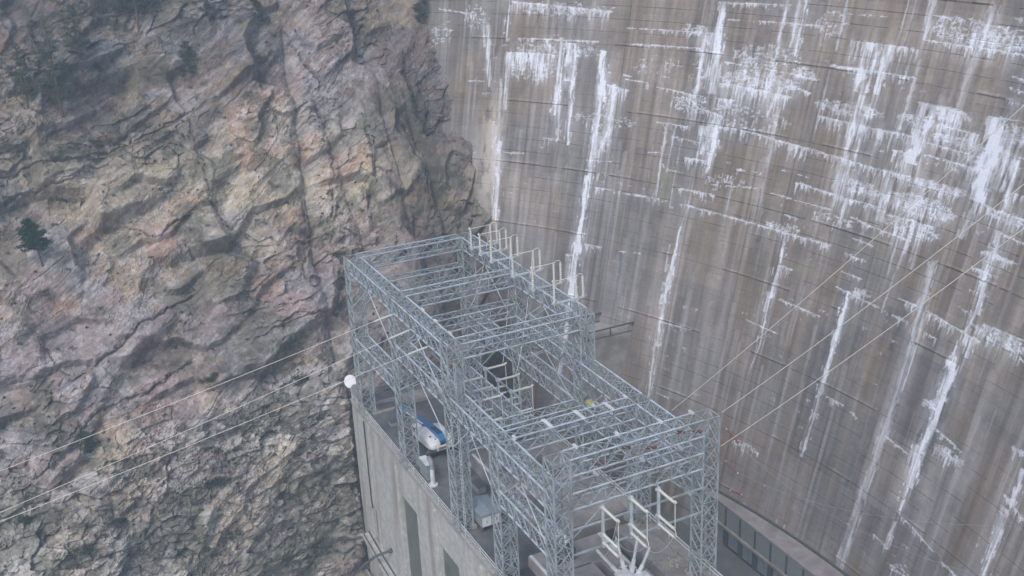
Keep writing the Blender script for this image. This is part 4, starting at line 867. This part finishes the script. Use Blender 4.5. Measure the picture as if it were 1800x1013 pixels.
    b = MB(); b.box(-7.3, -6.75, -.28, .28, 1.8, 2.3); b.build('boom_head', M['blue'], bm_o)
    b = MB(); b.tube([(-7.15, 0, 1.8), (-7.15, 0, 1.2)], .03, 6); b.tube([(-7.15, 0, 1.2), (-7.15, 0, 1.0)], .1, 8); b.build('hook_block', M['yellow'], bm_o)
    b = MB(); b.box(-2.7, -1.65, -1.35, -.5, 1.16, 2.4); cb_ = b.build('cab', M['white'], o, bevel=.08)
    b = MB(); b.box(-2.73, -2.69, -1.25, -.6, 1.7, 2.25); b.box(-2.6, -1.8, -1.38, -1.348, 1.7, 2.25); b.build('cab_window', M['glass'], cb_)
crane()
def equip_box():
    o = empty('equipment_cabinet', (-84.4, 36.3, -60.05), 'slate-roofed grey equipment cabinet on legs beside the tower footing at the side wall', 'cabinet')
    b = MB(); b.box(-1.7, 1.5, -1.05, 1.05, .55, 1.75); b.build('body', M['greypaint'], o, bevel=.04)
    b = MB(); b.prism([(-1.15, 1.752), (-1.15, 1.82), (0, 2.05), (1.15, 1.82), (1.15, 1.752)], 0, -1.8, 1.6); b.build('roof', M['bluegrey'], o)
    for x in (-1.5, 1.3):
        for y in (-.9, .9):
            b = MB(); b.box(x - .08, x + .08, y - .08, y + .08, 0, .55); b.build('leg', M['steel_dark'], o)
    for y in (-.52, .52):
        b = MB(); b.box(1.502, 1.53, y - .46, y + .46, .65, 1.65); d_ = b.build('door', M['offwhite'], o)
        b = MB(); b.box(1.532, 1.57, y - .04, y + .02, 1.0, 1.25); b.build('handle', M['steel_dark'], d_)
equip_box()
def crate(loc_, s, label, m='greypaint'):
    o = empty('tool_chest', loc_, label, 'chest', 'chests on the roof')
    b = MB(); b.box(-s[0], s[0], -s[1], s[1], .08, s[2]); b.build('body', M[m], o, bevel=.02)
    b = MB(); b.box(-s[0] - .03, s[0] + .03, -s[1] - .03, s[1] + .03, s[2] + .002, s[2] + .07); b.build('lid', M['steel_dark'], o)
    b = MB(); b.box(-s[0] * .8, s[0] * .8, -s[1] * .8, s[1] * .8, 0, .08); b.build('skid', M['bark'], o)
crate((-109.3, 37.0, -60.05), (.7, .4, .7), 'blue chest on the roof at the rock end, beyond the crane boom', 'blue')
crate((-107.8, 35.6, -60.05), (.5, .4, .55), 'dark grey chest left of the crane boom tip')
crate((-90.0, 38.2, -60.05), (.8, .45, .8), 'grey chest against the raised slab edge, between the two left towers')
crate((-79.6, 36.2, -60.05), (.9, .5, .6), 'blue-grey chest beyond the equipment cabinet, nearest the bottom edge', 'bluegrey')
def vent():
    o = empty('vent_pipe', (-93.4, 34.55, -60.05), 'white upright vent pipe with flanged foot on the roof beside the handrail', 'vent')
    b = MB(); b.tube([(0, 0, .12), (0, 0, 2.0)], .24, 18); b.build('riser', M['offwhite'], o, smooth=False)
    b = MB(); b.tube([(0, 0, 0), (0, 0, .12)], .5, 18); b.build('flange', M['offwhite'], o)
    b = MB(); b.tube([(0, 0, 2.0), (0, 0, 2.3), (-.1, 0, 2.6), (-.4, 0, 2.8), (-.75, 0, 2.82)], .25, 14); b.tube([(0, 0, 1.98), (0, 0, 2.06)], .31, 14); b.build('elbow', M['greypaint'], o)
vent()
def cabinet():
    o = empty('switch_cabinet', (-95.6, 34.75, -60.05), 'blue-grey upright cabinet standing next to the white vent pipe', 'cabinet')
    b = MB(); b.box(-1.0, 1.0, -.35, .35, .1, 1.7); b.build('body', M['bluegrey'], o, bevel=.03)
    b = MB(); b.box(-1.06, 1.06, -.41, .41, 1.702, 1.76); b.build('lid', M['offwhite'], o)
    b = MB(); b.box(-1.03, 1.03, -.38, .38, 0, .1); b.build('plinth', M['concrete'], o)
    for x in (-.5, .5):
        b = MB(); b.box(x - .46, x + .46, -.375, -.352, .2, 1.6); b.build('door', M['greypaint'], o)
cabinet()
def dish(loc_, d, r, m, label, oval=1.0, back=.35):
    o = empty('dish_antenna', loc_, label, 'antenna')
    d = Vector(d).normalized(); q = d.to_track_quat('Z', 'Y').to_matrix()
    b = MB(); n = 28; vs = []; fs = []
    prof = [(0, .02), (.5, .015), (.93, 0), (1.0, -.06), (1.0, -back * .5), (.8, -back), (.3, -back * 1.3), (0, -back * 1.35)]
    for rr_, z in prof[1:-1]:
        for k in range(n): vs.append(q @ Vector((r * rr_ * math.cos(2 * PI * k / n), r * oval * rr_ * math.sin(2 * PI * k / n), z * r)))
    m_ = len(prof) - 2
    for i in range(m_ - 1): fs += [(i * n + k, i * n + (k + 1) % n, (i + 1) * n + (k + 1) % n, (i + 1) * n + k) for k in range(n)]
    fs.append(tuple(range(n))); fs.append(tuple((m_ - 1) * n + n - 1 - k for k in range(n)))
    b.add(vs, fs); b.build('drum', M[m], o)
    bk = q @ Vector((0, 0, -back * r * 1.2))
    b = MB(); zt = -60.0 - loc_[2]; base_ = Vector((bk.x, bk.y, zt)); b.tube([base_, bk + Vector((0, 0, .3))], .06, 8); b.tube([bk, bk * .7], .08, 8); b.build('mast', M['steel'], o)
dish((-116.3, 33.55, -57.55), (.93, -.30, .30), .74, 'white', 'round white drum antenna on a mast at the rock end of the side wall', 1.08)
dish((-115.2, 33.9, -58.6), (.72, .25, .52), .72, 'offgrey' if 'offgrey' in M else 'greypaint', 'grey oval dish just below and right of the round white one', 1.45, .2)
# rubble on the slab
rr = random.Random(4); b = MB()
for i in range(90):
    x = rr.gauss(0, .8); y = rr.gauss(0, .7); s = rr.uniform(.05, .2)
    vs = [(x + rr.uniform(-s, s), y + rr.uniform(-s, s), rr.uniform(0, s * 1.3)) for _ in range(4)]
    b.add(vs + [(x, y, s * 1.3)], [(0, 1, 4), (1, 2, 4), (2, 3, 4), (3, 0, 4), (0, 3, 2, 1)])
o = b.build('rubble', mat('pale_rubble', (.36, .35, .25), .95, .4, 6)); o.location = (-68.4, 46.9, -58.5); tag(o, 'scatter of pale yellowish rubble on the slab beside the kerb', 'rubble', kind='stuff')
# low frame with blue hose at the cliff foot
o = empty('intake_frame', (-114.5, 30.2, -85), 'low concrete frame with a blue hose at the cliff foot below the side wall', 'frame')
b = MB(); b.box(-3.2, 3.4, -2.2, -1.8, 0, 1.0); b.box(-3.2, -2.8, -1.79, 2.6, 0, 1.0); b.box(-3.2, 3.4, 2.61, 2.9, 0, 1.0); b.box(-3.3, 3.4, -2.3, 2.9, -.6, -.01); b.build('kerb', M['concrete'], o)
b = MB(); b.box(-2.79, 3.3, -1.79, 2.6, -.005, .1); b.build('floor', M['rust'], o)
b = MB(); b.tube([(-2.4, 1.6, .6), (-1.6, 1.1, .5), (-.6, 1.3, .3), (.6, 1.9, .25), (2.0, 1.9, .25), (3.2, 2.2, .2)], .14, 8); b.build('hose', M['blue'], o)
b = MB(); b.tube([(-2.4, 1.9, .1), (-2.4, 1.9, .9)], .25, 12); b.build('valve', M['steel_dark'], o)

# ================================================================== TREES AND SHRUBS ON THE ROCK
def leafcloud(mb_, c, r, n, size, rnd, flat=1.0):
    for i in range(n):
        d = Vector((rnd.gauss(0, 1), rnd.gauss(0, 1), rnd.gauss(0, 1) * flat)); d.normalize(); d *= r * rnd.random() ** .45; d.z *= flat
        p = Vector(c) + d; a = Vector((rnd.gauss(0, 1), rnd.gauss(0, 1), rnd.gauss(0, 1))).normalized() * size * rnd.uniform(.6, 1.4)
        b2 = a.cross(Vector((rnd.gauss(0, 1), rnd.gauss(0, 1), rnd.gauss(0, 1)))).normalized() * size * .45
        mb_.add([p - a * .5, p + b2 * .5, p + a * .5, p - b2 * .5], [(0, 1, 2, 3)])
def pine(v, z, h, bare, rad, dens, label, m='needles', seed=1, lean=(0, 0), group='pines on the rock wall'):
    rnd = random.Random(seed); p0, n_ = on_cliff(v, z, .4)
    o = empty('pine_tree', p0, label, 'tree', group)
    b = MB(); tr = [Vector((lean[0] * t * h + .05 * math.sin(t * 7 + seed) + .9 * t * min(h, 3) * .3, lean[1] * t * h + .06 * math.sin(t * 5), t * h)) for t in [i / 8 for i in range(9)]]
    b.tube(tr, [max(.02, .022 * h * (1 - .85 * i / 8)) for i in range(9)], 7); trunk = b.build('trunk', M['bark'], o)
    c = MB(); lb = MB(); nb = int(h * 5.5 * dens) + 8
    for i in range(nb):
        t = bare + (1 - bare) * (i + rnd.random()) / nb; k = min(7.999, t * 8); j = int(k); p = tr[j].lerp(tr[j + 1], k - j)
        tt = (t - bare) / (1 - bare); L = rad * (1 - tt) ** .65 * (.35 + .65 * min(1, tt * 4 + .3)) * rnd.uniform(.45, 1.15) + .12
        az_ = rnd.uniform(0, 2 * PI); d = Vector((math.cos(az_), math.sin(az_), rnd.uniform(-.05, .55))).normalized()
        e_ = p + d * L; lb.tube([p, p + d * L * .5 + Vector((0, 0, -.05 * L)), e_], [.012 * h ** .5, .008 * h ** .5, .004], 4)
        for q in range(max(2, int(L * 4.2))):
            f = rnd.uniform(.35, 1.05); leafcloud(c, p + d * L * f + Vector((rnd.gauss(0, .09), rnd.gauss(0, .09), rnd.gauss(.04, .06))) * (1 + .1 * h), .17 + .03 * h, 20, .21, rnd, .55)
    lb.tube([tr[3], tr[8] - Vector((0, 0, .1))], .02, 5); lb.build('limbs', M['bark'], trunk); c.build('crown', M[m], o)
def bush(v, z, rx, rz, label, m='leaf', seed=1, n=34):
    rnd = random.Random(seed * 7 + 1); p0, n_ = on_cliff(v, z, .35)
    o = empty('shrub', p0, label, 'shrub', 'shrubs on the rock wall')
    c = MB(); s = MB()
    for i in range(n):
        a = rnd.uniform(0, 2 * PI); r = rnd.random() ** .6; q = Vector((rnd.uniform(-.1, .7) * rx * .6, math.cos(a) * rx * r, rz * (.5 + .5 * math.sin(a) * r)))
        s.tube([Vector((0, 0, -.1)), q * .5 + Vector((0, 0, .1)), q], [.03, .02, .008], 4)
        leafcloud(c, q, .30 * (rx * rz) ** .5 + .05, 50, .16, rnd, .8)
    s.build('stems', M['bark'], o); c.build('foliage', M[m], o)
pine(3.2, -41.2, 6.4, .42, 2.1, 2.6, 'lone dark green pine with a bare leaning trunk at the left side of the rock', seed=3, lean=(0, -.09), group=None)
pine(24.5, -23.9, 4.6, .05, 1.5, 1.5, 'bushy conical pine on the upper ledge, standing apart from the others', 'needles_far', 5)
pine(8.9, -26.5, 10.5, .22, 2.6, .7, 'tallest grey-green pine of the cluster in the upper left corner', 'needles_far', 7)
pine(5.4, -25.0, 7.5, .2, 2.0, .65, 'leftmost pine of the upper left cluster, beside the tallest one', 'needles_far', 8)
pine(12.2, -22.0, 8.0, .25, 2.0, .65, 'right-hand pine of the upper left cluster, reaching past the top of the picture', 'needles_far', 9)
pine(20.0, -18.6, 9.0, .35, 2.2, .8, 'pine showing mostly its dark bare trunk at the top edge', 'needles_far', 10)
pine(34.0, -18.8, 3.8, .1, 1.5, 1.3, 'small round-headed pine near the top edge, above the pale slabs', 'needles_far', 12)
pine(27.9, -17.2, 3.6, .1, 1.2, 1.1, 'small slim pine at the top edge between the bare trunk and the round-headed one', 'needles_far', 13)
pine(14.1, -23.4, 2.4, .05, .9, 1.3, 'smallest pine, a dark tuft right of the upper left cluster', 'needles', 14)
pine(56.0, -20.6, 5.0, .1, 1.3, 1.3, 'dark pine on the rock edge where it meets the top of the dam', 'needles_far', 15)
for a in ((7.4, -35.9, .9, 1.1, 'small round dark shrub above the lone pine', 'leaf', 1, 26), (33.3, -22.9, 1.2, .9, 'low shrub under the round-headed pine', 'leaf', 2, 22),
          (28.1, -57.6, 1.0, 1.4, 'dark shrub left of the gantry, between two conductors', 'leaf', 3, 26), (3.6, -59.6, 1.0, 3.3, 'tall narrow dark shrub under the uppermost left conductor', 'leaf', 4, 40),
          (16.4, -65.8, 2.3, .9, 'wide flat dark shrub in the hollow of the lower rock', 'leaf', 5, 40), (26.2, -78.0, 2.0, 1.6, 'green shrub at the bottom edge beside the side wall', 'leaf_olive', 6, 40),
          (37.8, -46.4, 1.1, 1.1, 'green shrub beside the top corner of the gantry', 'leaf_olive', 7, 24), (.2, -68.0, 1.9, 1.3, 'olive shrub patch in the lower left rubble', 'leaf', 8, 30),
          (23.5, -70.6, 1.1, 1.6, 'dark upright shrub in the rubble left of the side wall', 'leaf', 9, 28), (16.4, -72.0, 1.5, 1.0, 'olive shrub low in the rubble at the bottom middle', 'leaf_olive', 10, 26),
          (-4.2, -64.0, 1.1, 1.0, 'shrub at the left picture edge near the bottom', 'leaf', 11, 20), (17.7, -54.0, 1.2, .9, 'small shrub on a ledge in the middle of the rock', 'leaf_olive', 12, 20)):
    bush(*a)
# low scrub and dry twigs growing all over the ledges: nobody could count it
rnd = random.Random(21); tw = MB(); gr = MB(); cnt = 0
while cnt < 3000:
    v = rnd.uniform(-12, 57); z = rnd.uniform(-80, -10)
    k = float(vnoise(np.array([v / 4 + 2]), np.array([(z + 60) * SL / 4]), 44)[0]); upl_ = z > (-60 + (26 + .42 * (v - 5)) / SL) and v < 36
    if rnd.random() > (.95 if upl_ else (.5 if z < -56 else .22)) * (.35 + k): continue
    if v > 31 and z < -58: continue
    cnt += 1; h = BV.ray_cast(Vector((0, v, z)), Vector((-1, 0, 0)))
    if not h[0]: continue
    p = h[0] + Vector((-.08, 0, 0)); green = rnd.random() < (.30 if upl_ else .45); t_ = gr if green else tw; s = rnd.uniform(.2, .75) * (1.25 if upl_ else .9)
    for j in range(9 if green else 12):
        d = Vector((rnd.uniform(0, .9), rnd.gauss(0, .6), rnd.uniform(.2, 1.1))).normalized() * s * rnd.uniform(.5, 1.2); q = p + d
        if green: leafcloud(t_, p + d * .7, .30 * s, 7, .14, rnd)
        else:
            w_ = Vector((0, 1, .3)).cross(d).normalized() * .012; t_.add([p - w_, p + w_, q], [(0, 1, 2)])
            q2 = p + d * .5 + Vector((rnd.gauss(0, .2), rnd.gauss(0, .2), rnd.uniform(0, .3))) * s; m_ = p + d * .45; t_.add([m_ - w_, m_ + w_, q2], [(0, 1, 2)])
tag(tw.build('dry_scrub', M['twig']), 'dry leafless twigs and scrub scattered over the ledges', 'scrub', kind='stuff')
tag(gr.build('green_scrub', M['leaf_olive']), 'low green scrub scattered over the ledges and rubble', 'scrub', kind='stuff')

# ================================================================== HAZE
mb = MB(); mb.box(-200, 8, -90, 190, -102.5, 17.5); hz = mb.build('haze', None); tag(hz, kind='stuff')
hm = bpy.data.materials.new('haze'); hm.use_nodes = True; t = hm.node_tree
for n in list(t.nodes):
    if n.type == 'BSDF_PRINCIPLED': t.nodes.remove(n)
pv = t.nodes.new('ShaderNodeVolumePrincipled'); pv.inputs['Color'].default_value = (.66, .84, 1.0, 1); pv.inputs['Density'].default_value = 0.0012; pv.inputs['Anisotropy'].default_value = 0.0
t.links.new(pv.outputs[0], [n for n in t.nodes if n.type == 'OUTPUT_MATERIAL'][0].inputs['Volume']); hz.data.materials.append(hm)
